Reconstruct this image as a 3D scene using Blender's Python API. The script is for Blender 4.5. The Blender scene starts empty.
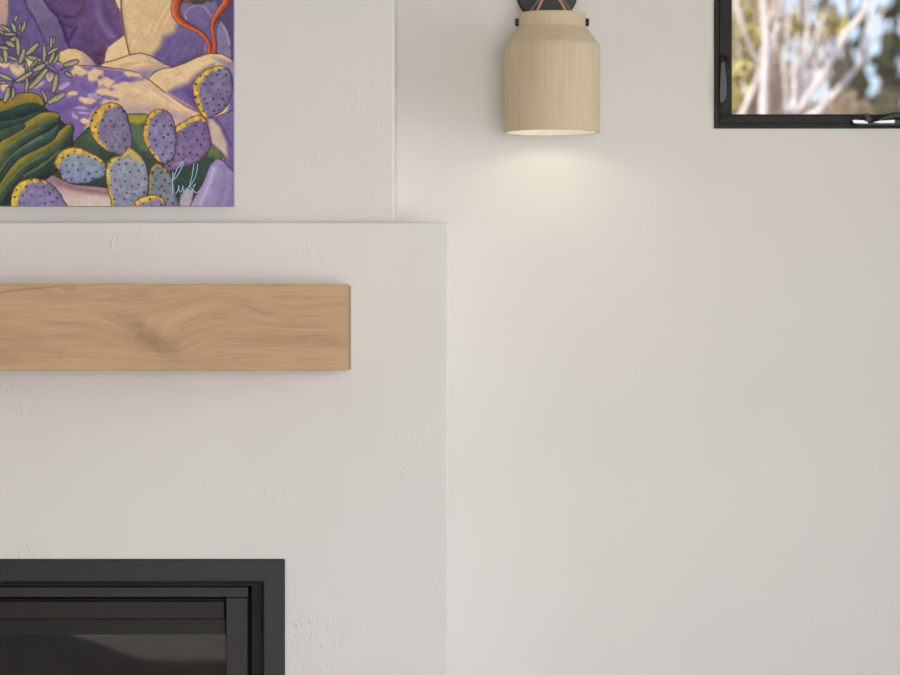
import bpy, bmesh, math, random
import numpy as np
from mathutils import Vector, Matrix, noise as mnoise

random.seed(7)
rng = np.random.default_rng(7)
C = bpy.context.scene.collection

# ------------------------------------------------------------------ basics
F = 3000.0                      # focal length in pixels of the 900x675 frame
CAM = Vector((0.0, -7.4, 1.40))


def at(px, py, Y):
    """world point at depth Y that the photograph shows at (px, py)"""
    D = Y - CAM.y
    return Vector((CAM.x + (px - 450.0) / F * D, Y, CAM.z - (py - 337.5) / F * D))


def lin(c):
    c = c / 255.0
    return c / 12.92 if c <= 0.04045 else ((c + 0.055) / 1.055) ** 2.4


def alb(r, g, b, k=0.78):
    """surface colour of something the photograph shows as sRGB r,g,b"""
    return (min(lin(r) / k, .95), min(lin(g) / k, .95), min(lin(b) / k, .95), 1)


def link(name, me, mat=None, parent=None):
    o = bpy.data.objects.new(name, me)
    C.objects.link(o)
    if mat is not None:
        me.materials.append(mat)
    if parent is not None:
        o.parent = parent
    return o


def obj(name, bm, mat, parent=None, smooth=False, bevel=0.0, origin=None, seg=2):
    bmesh.ops.recalc_face_normals(bm, faces=bm.faces)
    if parent is not None:
        bmesh.ops.translate(bm, verts=bm.verts, vec=-parent.location)
    elif origin is not None:
        bmesh.ops.translate(bm, verts=bm.verts, vec=-Vector(origin))
    me = bpy.data.meshes.new(name)
    bm.to_mesh(me)
    bm.free()
    if smooth:
        for p in me.polygons:
            p.use_smooth = True
    o = link(name, me, mat, parent)
    if origin is not None and parent is None:
        o.location = origin
    if bevel:
        m = o.modifiers.new('bevel', 'BEVEL')
        m.width = bevel
        m.segments = seg
        m.limit_method = 'ANGLE'
        m.angle_limit = math.radians(40)
    return o


def thing(name, label, cat, loc, group=None):
    o = bpy.data.objects.new(name, None)
    C.objects.link(o)
    o.location = loc
    o['label'] = label
    o['category'] = cat
    if group:
        o['group'] = group
    return o


def tag(o, label, cat, group=None):
    o['label'] = label
    o['category'] = cat
    if group:
        o['group'] = group
    return o


def struct(o, label=None):
    o['kind'] = 'structure'
    if label:
        o['label'] = label
    return o


def box(bm, x0, x1, y0, y1, z0, z1):
    vs = [bm.verts.new((x, y, z)) for x in (x0, x1) for y in (y0, y1) for z in (z0, z1)]
    for f in ((0, 1, 3, 2), (4, 6, 7, 5), (0, 4, 5, 1), (2, 3, 7, 6), (0, 2, 6, 4), (1, 5, 7, 3)):
        bm.faces.new([vs[i] for i in f])


def ring_frame(bm, x0, x1, z0, z1, w, y0, y1, wb=None, wt=None):
    """a mitred rectangular frame standing in XZ: outer x0..x1, z0..z1, bars w wide"""
    wb = w if wb is None else wb
    wt = w if wt is None else wt
    o = [(x0, z0), (x1, z0), (x1, z1), (x0, z1)]
    i = [(x0 + w, z0 + wb), (x1 - w, z0 + wb), (x1 - w, z1 - wt), (x0 + w, z1 - wt)]
    V = {}
    for k in range(4):
        for n, (p, y) in enumerate(((o[k], y0), (i[k], y0), (o[k], y1), (i[k], y1))):
            V[k, n] = bm.verts.new((p[0], y, p[1]))
    for k in range(4):
        j = (k + 1) % 4
        bm.faces.new((V[k, 0], V[j, 0], V[j, 1], V[k, 1]))
        bm.faces.new((V[k, 2], V[k, 3], V[j, 3], V[j, 2]))
        bm.faces.new((V[k, 0], V[k, 2], V[j, 2], V[j, 0]))
        bm.faces.new((V[k, 1], V[j, 1], V[j, 3], V[k, 3]))


def tube(bm, pts, rad, n=10, cap=True):
    pts = [Vector(p) for p in pts]
    if not isinstance(rad, (list, tuple)):
        rad = [rad] * len(pts)
    rings = []
    up = Vector((0.13, 0.21, 0.97))
    for k, p in enumerate(pts):
        t = (pts[min(k + 1, len(pts) - 1)] - pts[max(k - 1, 0)]).normalized()
        a = t.cross(up)
        if a.length < 1e-3:
            a = t.cross(Vector((1, 0, 0)))
        a.normalize()
        b = t.cross(a)
        up = a.cross(t) if False else up
        rings.append([bm.verts.new(p + (a * math.cos(q) + b * math.sin(q)) * rad[k])
                      for q in (2 * math.pi * i / n for i in range(n))])
    for r0, r1 in zip(rings, rings[1:]):
        for i in range(n):
            bm.faces.new((r0[i], r0[(i + 1) % n], r1[(i + 1) % n], r1[i]))
    if cap:
        bm.faces.new(rings[0][::-1])
        bm.faces.new(rings[-1])


def lathe(bm, prof, centre, n=72, axis='Z', cap_ends=False):
    """prof: list of (radius, height)"""
    cx, cy, cz = centre
    rings = []
    for r, h in prof:
        ring = []
        for i in range(n):
            q = 2 * math.pi * i / n
            if axis == 'Z':
                ring.append(bm.verts.new((cx + r * math.cos(q), cy + r * math.sin(q), cz + h)))
            elif axis == 'Y':
                ring.append(bm.verts.new((cx + r * math.cos(q), cy + h, cz + r * math.sin(q))))
            else:
                ring.append(bm.verts.new((cx + h, cy + r * math.cos(q), cz + r * math.sin(q))))
        rings.append(ring)
    for r0, r1 in zip(rings, rings[1:]):
        for i in range(n):
            bm.faces.new((r0[i], r0[(i + 1) % n], r1[(i + 1) % n], r1[i]))
    if cap_ends:
        bm.faces.new(rings[0][::-1])
        bm.faces.new(rings[-1])


def catmull(P, n=6, closed=True):
    P = [np.array(p, float) for p in P]
    out = []
    N = len(P)
    for i in range(N if closed else N - 1):
        if closed:
            a, b, c, d = P[i - 1], P[i], P[(i + 1) % N], P[(i + 2) % N]
        else:
            a, b, c, d = P[max(i - 1, 0)], P[i], P[i + 1], P[min(i + 2, N - 1)]
        for t in np.linspace(0, 1, n, endpoint=False):
            out.append(0.5 * (2 * b + (c - a) * t + (2 * a - 5 * b + 4 * c - d) * t * t + (3 * b - a - 3 * c + d) * t ** 3))
    if not closed:
        out.append(P[-1])
    return np.array(out)


# --------------------------------------------------------------- materials
def new_mat(name):
    m = bpy.data.materials.new(name)
    m.use_nodes = True
    nt = m.node_tree
    b = nt.nodes['Principled BSDF']
    return m, nt, b


def node(nt, typ, **kw):
    n = nt.nodes.new(typ)
    for k, v in kw.items():
        if k in n.inputs.keys() if hasattr(n.inputs, 'keys') else False:
            n.inputs[k].default_value = v
        else:
            setattr(n, k, v)
    return n


def setin(n, **kw):
    for k, v in kw.items():
        n.inputs[k.replace('_', ' ')].default_value = v
    return n


def mathn(nt, op, a, b=None, clamp=False):
    n = nt.nodes.new('ShaderNodeMath')
    n.operation = op
    n.use_clamp = clamp
    for i, v in enumerate((a, b)):
        if v is None:
            continue
        if isinstance(v, (int, float)):
            n.inputs[i].default_value = v
        else:
            nt.links.new(v, n.inputs[i])
    return n.outputs[0]


def ramp(nt, fac, stops):
    r = nt.nodes.new('ShaderNodeValToRGB')
    el = r.color_ramp.elements
    while len(el) < len(stops):
        el.new(0.5)
    for e, (p, c) in zip(el, stops):
        e.position = p
        e.color = c if len(c) == 4 else (*c, 1)
    nt.links.new(fac, r.inputs['Fac'])
    return r.outputs['Color']


def noise_tex(nt, vec, scale, detail=3, rough=.5, dist=0):
    n = nt.nodes.new('ShaderNodeTexNoise')
    setin(n, Scale=scale, Detail=detail, Roughness=rough, Distortion=dist)
    if vec is not None:
        nt.links.new(vec, n.inputs['Vector'])
    return n


def mapping(nt, vec, loc=(0, 0, 0), rot=(0, 0, 0), scale=(1, 1, 1)):
    m = nt.nodes.new('ShaderNodeMapping')
    m.inputs['Location'].default_value = loc
    m.inputs['Rotation'].default_value = rot
    m.inputs['Scale'].default_value = scale
    nt.links.new(vec, m.inputs['Vector'])
    return m.outputs[0]


def plain(name, col, rough=.5, metal=0, spec=.5, nscale=60, nbump=.05, vary=.06, coat=0):
    """paint / metal / plastic with a faint procedural unevenness"""
    m, nt, b = new_mat(name)
    g = nt.nodes.new('ShaderNodeNewGeometry').outputs['Position']
    n = noise_tex(nt, g, nscale, 4)
    lo = tuple(c * (1 - vary) for c in col[:3])
    hi = tuple(min(1, c * (1 + vary)) for c in col[:3])
    nt.links.new(ramp(nt, n.outputs['Fac'], [(.3, lo), (.7, hi)]), b.inputs['Base Color'])
    b.inputs['Roughness'].default_value = rough
    b.inputs['Metallic'].default_value = metal
    b.inputs['Specular IOR Level'].default_value = spec
    b.inputs['Coat Weight'].default_value = coat
    if nbump:
        bp = nt.nodes.new('ShaderNodeBump')
        setin(bp, Strength=nbump, Distance=.002)
        nt.links.new(n.outputs['Fac'], bp.inputs['Height'])
        nt.links.new(bp.outputs[0], b.inputs['Normal'])
    return m


def plaster(name, col, flecks=1.0, wave=1.0):
    m, nt, b = new_mat(name)
    pos = nt.nodes.new('ShaderNodeNewGeometry').outputs['Position']
    big = noise_tex(nt, pos, 1.3, 3, .5)
    lo = tuple(c * .975 for c in col[:3])
    hi = tuple(min(1, c * 1.025) for c in col[:3])
    nt.links.new(ramp(nt, big.outputs['Fac'], [(.35, lo), (.65, hi)]), b.inputs['Base Color'])
    b.inputs['Roughness'].default_value = .55
    b.inputs['Specular IOR Level'].default_value = .25
    # soft trowel waves, and sparse raised or dragged flecks
    w1 = noise_tex(nt, pos, 5.0, 2, .5)
    mp = mapping(nt, pos, rot=(0, .5, 0), scale=(1, 1, .55))
    mask = mathn(nt, 'MULTIPLY', mathn(nt, 'SUBTRACT', noise_tex(nt, pos, 5.2, 2, .55).outputs['Fac'], .585), 7, True)
    fl = noise_tex(nt, mp, 75, 3, .6, .8)
    fl = mathn(nt, 'MULTIPLY', mathn(nt, 'SUBTRACT', fl.outputs['Fac'], .53, True), 4.0)
    fl = mathn(nt, 'MULTIPLY', fl, mask)
    fine = noise_tex(nt, pos, 260, 2, .5)
    h = mathn(nt, 'MULTIPLY', w1.outputs['Fac'], .010 * wave)
    h = mathn(nt, 'ADD', h, mathn(nt, 'MULTIPLY', fl, .0026 * flecks))
    h = mathn(nt, 'ADD', h, mathn(nt, 'MULTIPLY', fine.outputs['Fac'], .00015))
    bp = nt.nodes.new('ShaderNodeBump')
    setin(bp, Strength=.6, Distance=1.0)
    nt.links.new(h, bp.inputs['Height'])
    nt.links.new(bp.outputs[0], b.inputs['Normal'])
    return m


def glass_mat(name, tint=(1, 1, 1), ior=1.5, mx=1.0):
    m = bpy.data.materials.new(name)
    m.use_nodes = True
    nt = m.node_tree
    nt.nodes.clear()
    out = nt.nodes.new('ShaderNodeOutputMaterial')
    fr = nt.nodes.new('ShaderNodeFresnel')
    # same reflectance on the way out of the pane as on the way in (the node inverts the index on back faces)
    bf = nt.nodes.new('ShaderNodeNewGeometry').outputs['Backfacing']
    nt.links.new(mathn(nt, 'ADD', mathn(nt, 'MULTIPLY', bf, 1 / ior - ior), ior), fr.inputs['IOR'])
    t = nt.nodes.new('ShaderNodeBsdfTransparent')
    t.inputs['Color'].default_value = (*tint, 1)
    g = nt.nodes.new('ShaderNodeBsdfGlossy')
    g.inputs['Roughness'].default_value = .015
    mix = nt.nodes.new('ShaderNodeMixShader')
    nt.links.new(mathn(nt, 'MULTIPLY', fr.outputs[0], mx, True), mix.inputs['Fac'])
    nt.links.new(t.outputs[0], mix.inputs[1])
    nt.links.new(g.outputs[0], mix.inputs[2])
    nt.links.new(mix.outputs[0], out.inputs['Surface'])
    return m


def emit_mat(name, col, s):
    m, nt, b = new_mat(name)
    b.inputs['Base Color'].default_value = (*col, 1)
    b.inputs['Emission Color'].default_value = (*col, 1)
    b.inputs['Emission Strength'].default_value = s
    return m


WALL_COL = (.778, .762, .737)
M_wall = plaster('plaster_wall', WALL_COL, .8, .8)
M_chim = plaster('plaster_chimney', (.785, .771, .757), 2.2, .8)
M_over = plaster('plaster_overmantel', (.760, .748, .714), 1.0, .8)
M_ceil = plain('ceiling_paint', (.62, .58, .53, 1), .7, nbump=.02, vary=.02)
M_steel = plain('charcoal_steel', (.026, .0252, .0242, 1), .45, 0, .36, 400, .03, .06)
M_steel2 = plain('charcoal_steel_dark', (.010, .0094, .0086, 1), .5, 0, .22, 400, .03, .06)
M_black = plain('black_window_paint', (.014, .0135, .0122, 1), .45, 0, .22, 300, .03, .08)
M_gloss = plain('black_gloss_hardware', (.012, .012, .012, 1), .16, 0, .8, 200, .01, .08, coat=.5)
M_glint = plain('mirror_glint', (.36, .36, .36, 1), .10, 1.0, .5, 200, 0, .05)  # grey mirror metal standing in for a highlight on the black crank
M_satin = plain('black_satin_handle', (.010, .010, .0095, 1), .3, 0, .3, 200, .01, .08)
M_canopy = plain('bronze_canopy', (.016, .018, .015, 1), .4, .2, .5, 150, .03, .1)
M_screw = plain('bronze_screw', (.030, .024, .017, 1), .4, .4, .5, 150, .03, .1)
M_copper = plain('copper_cord', (.42, .23, .19, 1), .38, .25, .5, 300, .05, .1)
M_olive = plain('olive_rod', (.16, .145, .11, 1), .4, .3, .5, 300, .05, .1)
M_fire = plain('firebox_lining', (.024, .024, .023, 1), .6, 0, .3, 30, .1, .25)
M_glass = glass_mat('window_glass')
M_fglass = glass_mat('firebox_glass', (.6, .6, .6), 1.5, 1.7)


def wood_mat():
    m, nt, b = new_mat('oak')
    pos = nt.nodes.new('ShaderNodeNewGeometry').outputs['Position']
    sep = nt.nodes.new('ShaderNodeSeparateXYZ')
    nt.links.new(pos, sep.inputs[0])
    # knots push the grain lines aside
    zoff = None
    dark = None
    for (px, py, sx, sz, amp, dk) in ((150, 338, .075, .050, .042, 1.0), (222, 308, .09, .045, -.030, .15), (70, 290, .035, .016, .03, .35)):
        p = at(px, py, -.60)
        dx = mathn(nt, 'MULTIPLY', mathn(nt, 'SUBTRACT', sep.outputs['X'], p.x), 1 / sx)
        dz = mathn(nt, 'MULTIPLY', mathn(nt, 'SUBTRACT', sep.outputs['Z'], p.z), 1 / sz)
        if dk == 1.0:     # the big knot leans down to the right
            dx = mathn(nt, 'ADD', dx, mathn(nt, 'MULTIPLY', dz, .75))
        r2 = mathn(nt, 'ADD', mathn(nt, 'MULTIPLY', dx, dx), mathn(nt, 'MULTIPLY', dz, dz))
        g = mathn(nt, 'POWER', 2.718, mathn(nt, 'MULTIPLY', r2, -1.0))
        z = mathn(nt, 'MULTIPLY', g, amp)
        zoff = z if zoff is None else mathn(nt, 'ADD', zoff, z)
        d = mathn(nt, 'MULTIPLY', mathn(nt, 'POWER', 2.718, mathn(nt, 'MULTIPLY', r2, -2.6)), dk)
        dark = d if dark is None else mathn(nt, 'ADD', dark, d)
    comb = nt.nodes.new('ShaderNodeCombineXYZ')
    nt.links.new(sep.outputs['X'], comb.inputs['X'])
    nt.links.new(sep.outputs['Y'], comb.inputs['Y'])
    nt.links.new(mathn(nt, 'ADD', sep.outputs['Z'], zoff), comb.inputs['Z'])
    v = comb.outputs[0]
    wob = noise_tex(nt, mapping(nt, v, scale=(1.6, 3, 5)), 2.2, 3, .5)
    broad = noise_tex(nt, mapping(nt, v, scale=(1.2, 8, 11)), 3.0, 3, .55, .9)
    lines = noise_tex(nt, mapping(nt, v, scale=(2.4, 60, 95)), 2.2, 4, .6, .5)
    pores = noise_tex(nt, mapping(nt, v, scale=(9, 160, 220)), 2.6, 3, .6)
    f = mathn(nt, 'ADD', mathn(nt, 'MULTIPLY', broad.outputs['Fac'], .55), mathn(nt, 'MULTIPLY', lines.outputs['Fac'], .45))
    f = mathn(nt, 'ADD', f, mathn(nt, 'MULTIPLY', mathn(nt, 'SUBTRACT', wob.outputs['Fac'], .5), .25))
    f = mathn(nt, 'SUBTRACT', f, mathn(nt, 'MULTIPLY', mathn(nt, 'SUBTRACT', pores.outputs['Fac'], .5), .34))
    mot = noise_tex(nt, pos, 38, 4, .65, .6)
    dk = mathn(nt, 'MULTIPLY', dark, mathn(nt, 'ADD', mathn(nt, 'MULTIPLY', mot.outputs['Fac'], .9), -.12))
    f = mathn(nt, 'SUBTRACT', f, mathn(nt, 'MULTIPLY', dk, .62))
    col = ramp(nt, f, [(.10, alb(132, 106, 84)), (.36, alb(166, 136, 107)), (.50, alb(177, 147, 116)), (.66, alb(186, 156, 124))])
    kp = at(151, 338, -.60)
    kx = mathn(nt, 'SUBTRACT', sep.outputs['X'], kp.x)
    kz = mathn(nt, 'SUBTRACT', sep.outputs['Z'], kp.z)
    ka = mathn(nt, 'MULTIPLY', mathn(nt, 'ADD', kx, mathn(nt, 'MULTIPLY', kz, 1.05)), 1 / .030)
    kb = mathn(nt, 'MULTIPLY', kz, 1 / .048)
    kr = mathn(nt, 'ADD', mathn(nt, 'MULTIPLY', ka, ka), mathn(nt, 'MULTIPLY', kb, kb))
    kd = mathn(nt, 'MULTIPLY', mathn(nt, 'POWER', 2.718, mathn(nt, 'MULTIPLY', kr, -1.0)), mathn(nt, 'MULTIPLY', mathn(nt, 'SUBTRACT', noise_tex(nt, mapping(nt, pos, rot=(0, .7, 0), scale=(1, 1, 2.4)), 45, 4, .7, .8).outputs['Fac'], .22), 1.5, True), True)
    # the drying crack near the left end
    crx = mathn(nt, 'SUBTRACT', sep.outputs['X'], at(0, 292, -.6).x)
    cz = mathn(nt, 'SUBTRACT', sep.outputs['Z'], mathn(nt, 'ADD', mathn(nt, 'MULTIPLY', crx, .115), at(0, 292.5, -.6).z))
    cn = mathn(nt, 'MULTIPLY', mathn(nt, 'SUBTRACT', noise_tex(nt, mapping(nt, pos, scale=(1, 1, .01)), 22, 2).outputs['Fac'], .5), .006)
    cd = mathn(nt, 'ABSOLUTE', mathn(nt, 'ADD', cz, cn))
    cm = mathn(nt, 'LESS_THAN', cd, .0011)
    cm = mathn(nt, 'MULTIPLY', cm, mathn(nt, 'LESS_THAN', sep.outputs['X'], at(60, 0, -.6).x))
    cm = mathn(nt, 'MULTIPLY', cm, mathn(nt, 'LESS_THAN', at(-60, 0, -.6).x, sep.outputs['X']))
    mix = nt.nodes.new('ShaderNodeMix')
    mix.data_type = 'RGBA'
    nt.links.new(mathn(nt, 'ADD', mathn(nt, 'MULTIPLY', cm, .6), mathn(nt, 'MULTIPLY', kd, .62), True), mix.inputs['Factor'])
    nt.links.new(col, mix.inputs['A'])
    mix.inputs['B'].default_value = alb(104, 82, 66)
    # end grain is coloured darker than the long faces
    gn = nt.nodes.new('ShaderNodeNewGeometry')
    sn = nt.nodes.new('ShaderNodeSeparateXYZ')
    nt.links.new(gn.outputs['True Normal'], sn.inputs[0])
    eg = mathn(nt, 'GREATER_THAN', mathn(nt, 'ABSOLUTE', sn.outputs['X']), .7)
    em = nt.nodes.new('ShaderNodeMix')
    em.data_type = 'RGBA'
    em.blend_type = 'MULTIPLY'
    nt.links.new(eg, em.inputs['Factor'])
    nt.links.new(mix.outputs['Result'], em.inputs['A'])
    em.inputs['B'].default_value = (.66, .64, .60, 1)
    nt.links.new(em.outputs['Result'], b.inputs['Base Color'])
    b.inputs['Roughness'].default_value = .6
    b.inputs['Specular IOR Level'].default_value = .25
    bp = nt.nodes.new('ShaderNodeBump')
    setin(bp, Strength=.25, Distance=.002)
    nt.links.new(pores.outputs['Fac'], bp.inputs['Height'])
    nt.links.new(bp.outputs[0], b.inputs['Normal'])
    return m


def shade_mat():
    m, nt, b = new_mat('turned_pale_wood')
    pos = nt.nodes.new('ShaderNodeNewGeometry').outputs['Position']
    st = noise_tex(nt, mapping(nt, pos, scale=(120, 120, 2.5)), 1.6, 3, .55)
    bl = noise_tex(nt, mapping(nt, pos, scale=(9, 9, 3)), 1.5, 2, .5)
    f = mathn(nt, 'ADD', mathn(nt, 'MULTIPLY', st.outputs['Fac'], .5), mathn(nt, 'MULTIPLY', bl.outputs['Fac'], .5))
    nt.links.new(ramp(nt, f, [(.35, (.62, .49, .33)), (.65, (.70, .58, .41))]), b.inputs['Base Color'])
    b.inputs['Roughness'].default_value = .6
    b.inputs['Specular IOR Level'].default_value = .3
    return m


def floor_mat():
    m, nt, b = new_mat('oak_floor')
    pos = nt.nodes.new('ShaderNodeNewGeometry').outputs['Position']
    br = nt.nodes.new('ShaderNodeTexBrick')
    setin(br, Scale=1.0, Mortar_Size=.002, Brick_Width=1.9, Row_Height=.18)
    br.inputs['Color1'].default_value = (.43, .395, .35, 1)
    br.inputs['Color2'].default_value = (.37, .34, .30, 1)
    br.inputs['Mortar'].default_value = (.10, .07, .045, 1)
    nt.links.new(pos, br.inputs['Vector'])
    gr = noise_tex(nt, mapping(nt, pos, scale=(2, 40, 1)), 2, 4)
    mx = nt.nodes.new('ShaderNodeMix')
    mx.data_type = 'RGBA'
    mx.blend_type = 'MULTIPLY'
    mx.inputs['Factor'].default_value = .5
    nt.links.new(br.outputs['Color'], mx.inputs['A'])
    nt.links.new(ramp(nt, gr.outputs['Fac'], [(.3, (.6, .6, .6)), (.7, (1, 1, 1))]), mx.inputs['B'])
    nt.links.new(mx.outputs['Result'], b.inputs['Base Color'])
    b.inputs['Roughness'].default_value = .6
    return m


# ------------------------------------------------------------------ the room
XL, XR, YB, YF, ZC = -4.3, 2.75, 0.0, -9.6, 3.3
Y_CH, Y_OV = -.40, -.33            # faces of the chimney breast and of the wall over it

bm = bmesh.new(); box(bm, XL - .2, XR + .2, YF - .2, YB + .2, -.15, 0)
struct(obj('floor', bm, floor_mat()), 'oak plank floor')
bm = bmesh.new(); box(bm, XL - .2, XR + .2, YF - .2, YB + .2, ZC, ZC + .2)
struct(obj('ceiling', bm, M_ceil), 'white painted ceiling')


def wall_y(name, y0, y1, x0, x1, holes, mat):
    """wall parallel to X from floor to ceiling with rectangular holes (hx0,hx1,hz0,hz1), holes sorted along X"""
    bm = bmesh.new()
    x = x0
    for hx0, hx1, hz0, hz1 in holes:
        box(bm, x, hx0, y0, y1, 0, ZC)
        if hz0 > 0:
            box(bm, hx0, hx1, y0, y1, 0, hz0)
        box(bm, hx0, hx1, y0, y1, hz1, ZC)
        x = hx1
    box(bm, x, x1, y0, y1, 0, ZC)
    bmesh.ops.remove_doubles(bm, verts=bm.verts, dist=1e-5)
    return struct(obj(name, bm, mat))


# window opening (outer edge of the black frame)
YW = -.004
w_l = at(714, 0, YW).x
w_b = at(0, 128.5, YW).z
w_r = w_l + 1.04
w_t = w_b + .86
wall_y('wall_back', 0, .2, XL - .2, XR + .2, [(w_l + .004, w_r - .004, w_b + .004, w_t - .004)], M_wall)['label'] = 'smooth warm white plaster wall'

# right wall with a wide glazed opening, rear wall with another (both out of the frame)
RW = (-4.3, -0.9, .05, 2.5)       # y0,y1,z0,z1
bm = bmesh.new()
box(bm, XR, XR + .2, YF - .2, RW[0], 0, ZC)
box(bm, XR, XR + .2, RW[1], YB, 0, ZC)
box(bm, XR, XR + .2, RW[0], RW[1], 0, RW[2])
box(bm, XR, XR + .2, RW[0], RW[1], RW[3], ZC)
struct(obj('wall_right', bm, M_wall))
bm = bmesh.new(); box(bm, XL - .2, XL, YF - .2, YB, 0, ZC)
struct(obj('wall_left', bm, M_wall))
FW = (.1, 2.5, .05, 2.42)
FD = (-2.85, -1.8, .02, 2.75)  # unseen opening, added so the sun throws a patch on the floor
wall_y('wall_front', YF - .2, YF, XL, XR, [FD, FW], M_wall)


def glazing(name, horizontal, a0, a1, z0, z1, pos, n):
    root = bpy.data.objects.new(name, None)
    C.objects.link(root)
    root.location = (a0, pos, z0) if horizontal else (pos, a0, z0)
    struct(root)
    step = (a1 - a0) / n
    for k in range(n):
        b0, b1 = a0 + k * step, a0 + (k + 1) * step
        bm = bmesh.new(); ring_frame(bm, b0, b1, z0, z1, .06, -.03, .03)
        bp = bmesh.new(); box(bp, b0 + .058, b1 - .058, -.004, .004, z0 + .058, z1 - .058)
        for q in (bm, bp):
            if horizontal:
                bmesh.ops.translate(q, verts=q.verts, vec=(0, pos, 0))
            else:
                for v in q.verts:
                    v.co = Vector((pos - v.co.y, v.co.x, v.co.z))
        obj('sash_frame', bm, M_black, root)
        obj('glass_pane', bp, M_glass, root)


glazing('window_2', False, RW[0], RW[1], RW[2], RW[3], XR + .1, 3)
glazing('window_3', True, FW[0], FW[1], FW[2], FW[3], YF - .1, 2)
glazing('added_sun_window', True, FD[0], FD[1], FD[2], FD[3], YF - .1, 1)

# chimney breast: a wide lower part with the firebox opening, a set-back narrower part above
XC = -1.19                                     # centre line of the fireplace
ch_r = at(448.3, 0, Y_CH).x
ch_l = 2 * XC - ch_r
ch_top = at(0, 222.5, Y_CH).z
ov_r = at(394, 0, Y_OV).x
ov_l = 2 * XC - ov_r
YT = Y_CH - .006                               # face of the steel trim
fb_r = at(285, 0, YT).x
fb_t = at(0, 559, YT).z
fb_l = 2 * XC - fb_r
fb_b = fb_t - .74
hr, hl, ht, hb = fb_r - .012, fb_l + .012, fb_t - .012, fb_b + .012
bm = bmesh.new()
xs = [ch_l, hl, hr, ch_r]
zs = [0, hb, ht, ch_top]
gv = {}
for yi, y in enumerate((Y_CH, -.001)):
    for i, x in enumerate(xs):
        for j, z in enumerate(zs):
            gv[i, j, yi] = bm.verts.new((x, y, z))
for yi in (0, 1):
    for i in range(3):
        for j in range(3):
            if (i, j) == (1, 1) and yi == 0:
                continue
            bm.faces.new((gv[i, j, yi], gv[i + 1, j, yi], gv[i + 1, j + 1, yi], gv[i, j + 1, yi]))
for j in range(3):
    bm.faces.new((gv[0, j, 0], gv[0, j + 1, 0], gv[0, j + 1, 1], gv[0, j, 1]))
    bm.faces.new((gv[3, j, 0], gv[3, j + 1, 0], gv[3, j + 1, 1], gv[3, j, 1]))
for i in range(3):
    bm.faces.new((gv[i, 0, 0], gv[i + 1, 0, 0], gv[i + 1, 0, 1], gv[i, 0, 1]))
    bm.faces.new((gv[i, 3, 0], gv[i + 1, 3, 0], gv[i + 1, 3, 1], gv[i, 3, 1]))
# the reveal of the opening runs back to the inner face of the breast
iv = {(i, j): bm.verts.new((xs[i], -.03, zs[j])) for i in (1, 2) for j in (1, 2)}
ring = [(1, 1), (2, 1), (2, 2), (1, 2)]
for k in range(4):
    a, b_ = ring[k], ring[(k + 1) % 4]
    bm.faces.new((gv[a[0], a[1], 0], gv[b_[0], b_[1], 0], iv[b_], iv[a]))
bm.faces.new([iv[k] for k in ring])
struct(obj('wall_chimney_breast', bm, M_chim, bevel=.004, seg=3), 'cool white plaster chimney breast around the firebox')
bm = bmesh.new(); box(bm, ov_l, ov_r, Y_OV, -.001, ch_top - .02, ZC)
struct(obj('wall_overmantel', bm, M_over, bevel=.005, seg=3), 'narrower white plaster wall above the mantel')

# ------------------------------------------------------------------ mantel
YM = Y_CH - .20
m_r, m_t, m_b = at(348.2, 0, YM).x, at(0, 284, YM).z, at(0, 370.5, YM).z
m_l = 2 * XC - m_r
bm = bmesh.new(); box(bm, m_l, m_r, YM, Y_CH - .0005, m_b, m_t)
o = obj('mantel_shelf', bm, wood_mat(), bevel=.0025, seg=3, origin=(XC, Y_CH - .1, m_b))
tag(o, 'chunky light oak beam mantel shelf with a dark knot, on the chimney breast', 'mantel')

# ---------------------------------------------------------- fireplace insert
fp = thing('fireplace_insert', 'charcoal steel fireplace insert with glazed door below the oak mantel', 'fireplace', (XC, Y_CH, fb_b))


def mir(px, Y):
    """half width of a bar edge the photograph shows at px"""
    return at(px, 0, Y).x - XC


def fp_frame(name, px_o, py_o, px_i, py_i, yf, yb, mat, bevel=.0015, parent=fp, bot=None, low=None):
    ho, hi = mir(px_o, yf), mir(px_i, yf)
    to, ti = at(0, py_o, yf).z, at(0, py_i, yf).z
    bo = fb_b + (fb_t - to) if low is None else low
    bm = bmesh.new()
    ring_frame(bm, XC - ho, XC + ho, bo, to, ho - hi, yf, yb, wb=bot if bot else to - ti, wt=to - ti)
    return obj(name, bm, mat, parent, bevel=bevel)


tr = fp_frame('trim_frame', 285, 559, 263, 582.3, YT, Y_CH + .03, M_steel, bevel=.0)
md = tr.modifiers.new('bevel', 'BEVEL'); md.width = .004; md.segments = 3; md.limit_method = 'ANGLE'
lf = fp_frame('liner_frame', 266, 580, 251.3, 586.5, Y_CH + .028, Y_CH + .07, M_steel2)
door = bpy.data.objects.new('door', None)
C.objects.link(door); door.parent = fp
door.location = (0, 0, 0)


class Off:                                      # sub-parts hang from the door, whose origin is the insert's
    pass


def sub(name, bm, mat, **kw):
    bmesh.ops.translate(bm, verts=bm.verts, vec=-fp.location)
    bmesh.ops.recalc_face_normals(bm, faces=bm.faces)
    me = bpy.data.meshes.new(name); bm.to_mesh(me); bm.free()
    o = link(name, me, mat, door)
    if kw.get('bevel'):
        m = o.modifiers.new('bevel', 'BEVEL'); m.width = kw['bevel']; m.segments = 2; m.limit_method = 'ANGLE'
    return o


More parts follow.
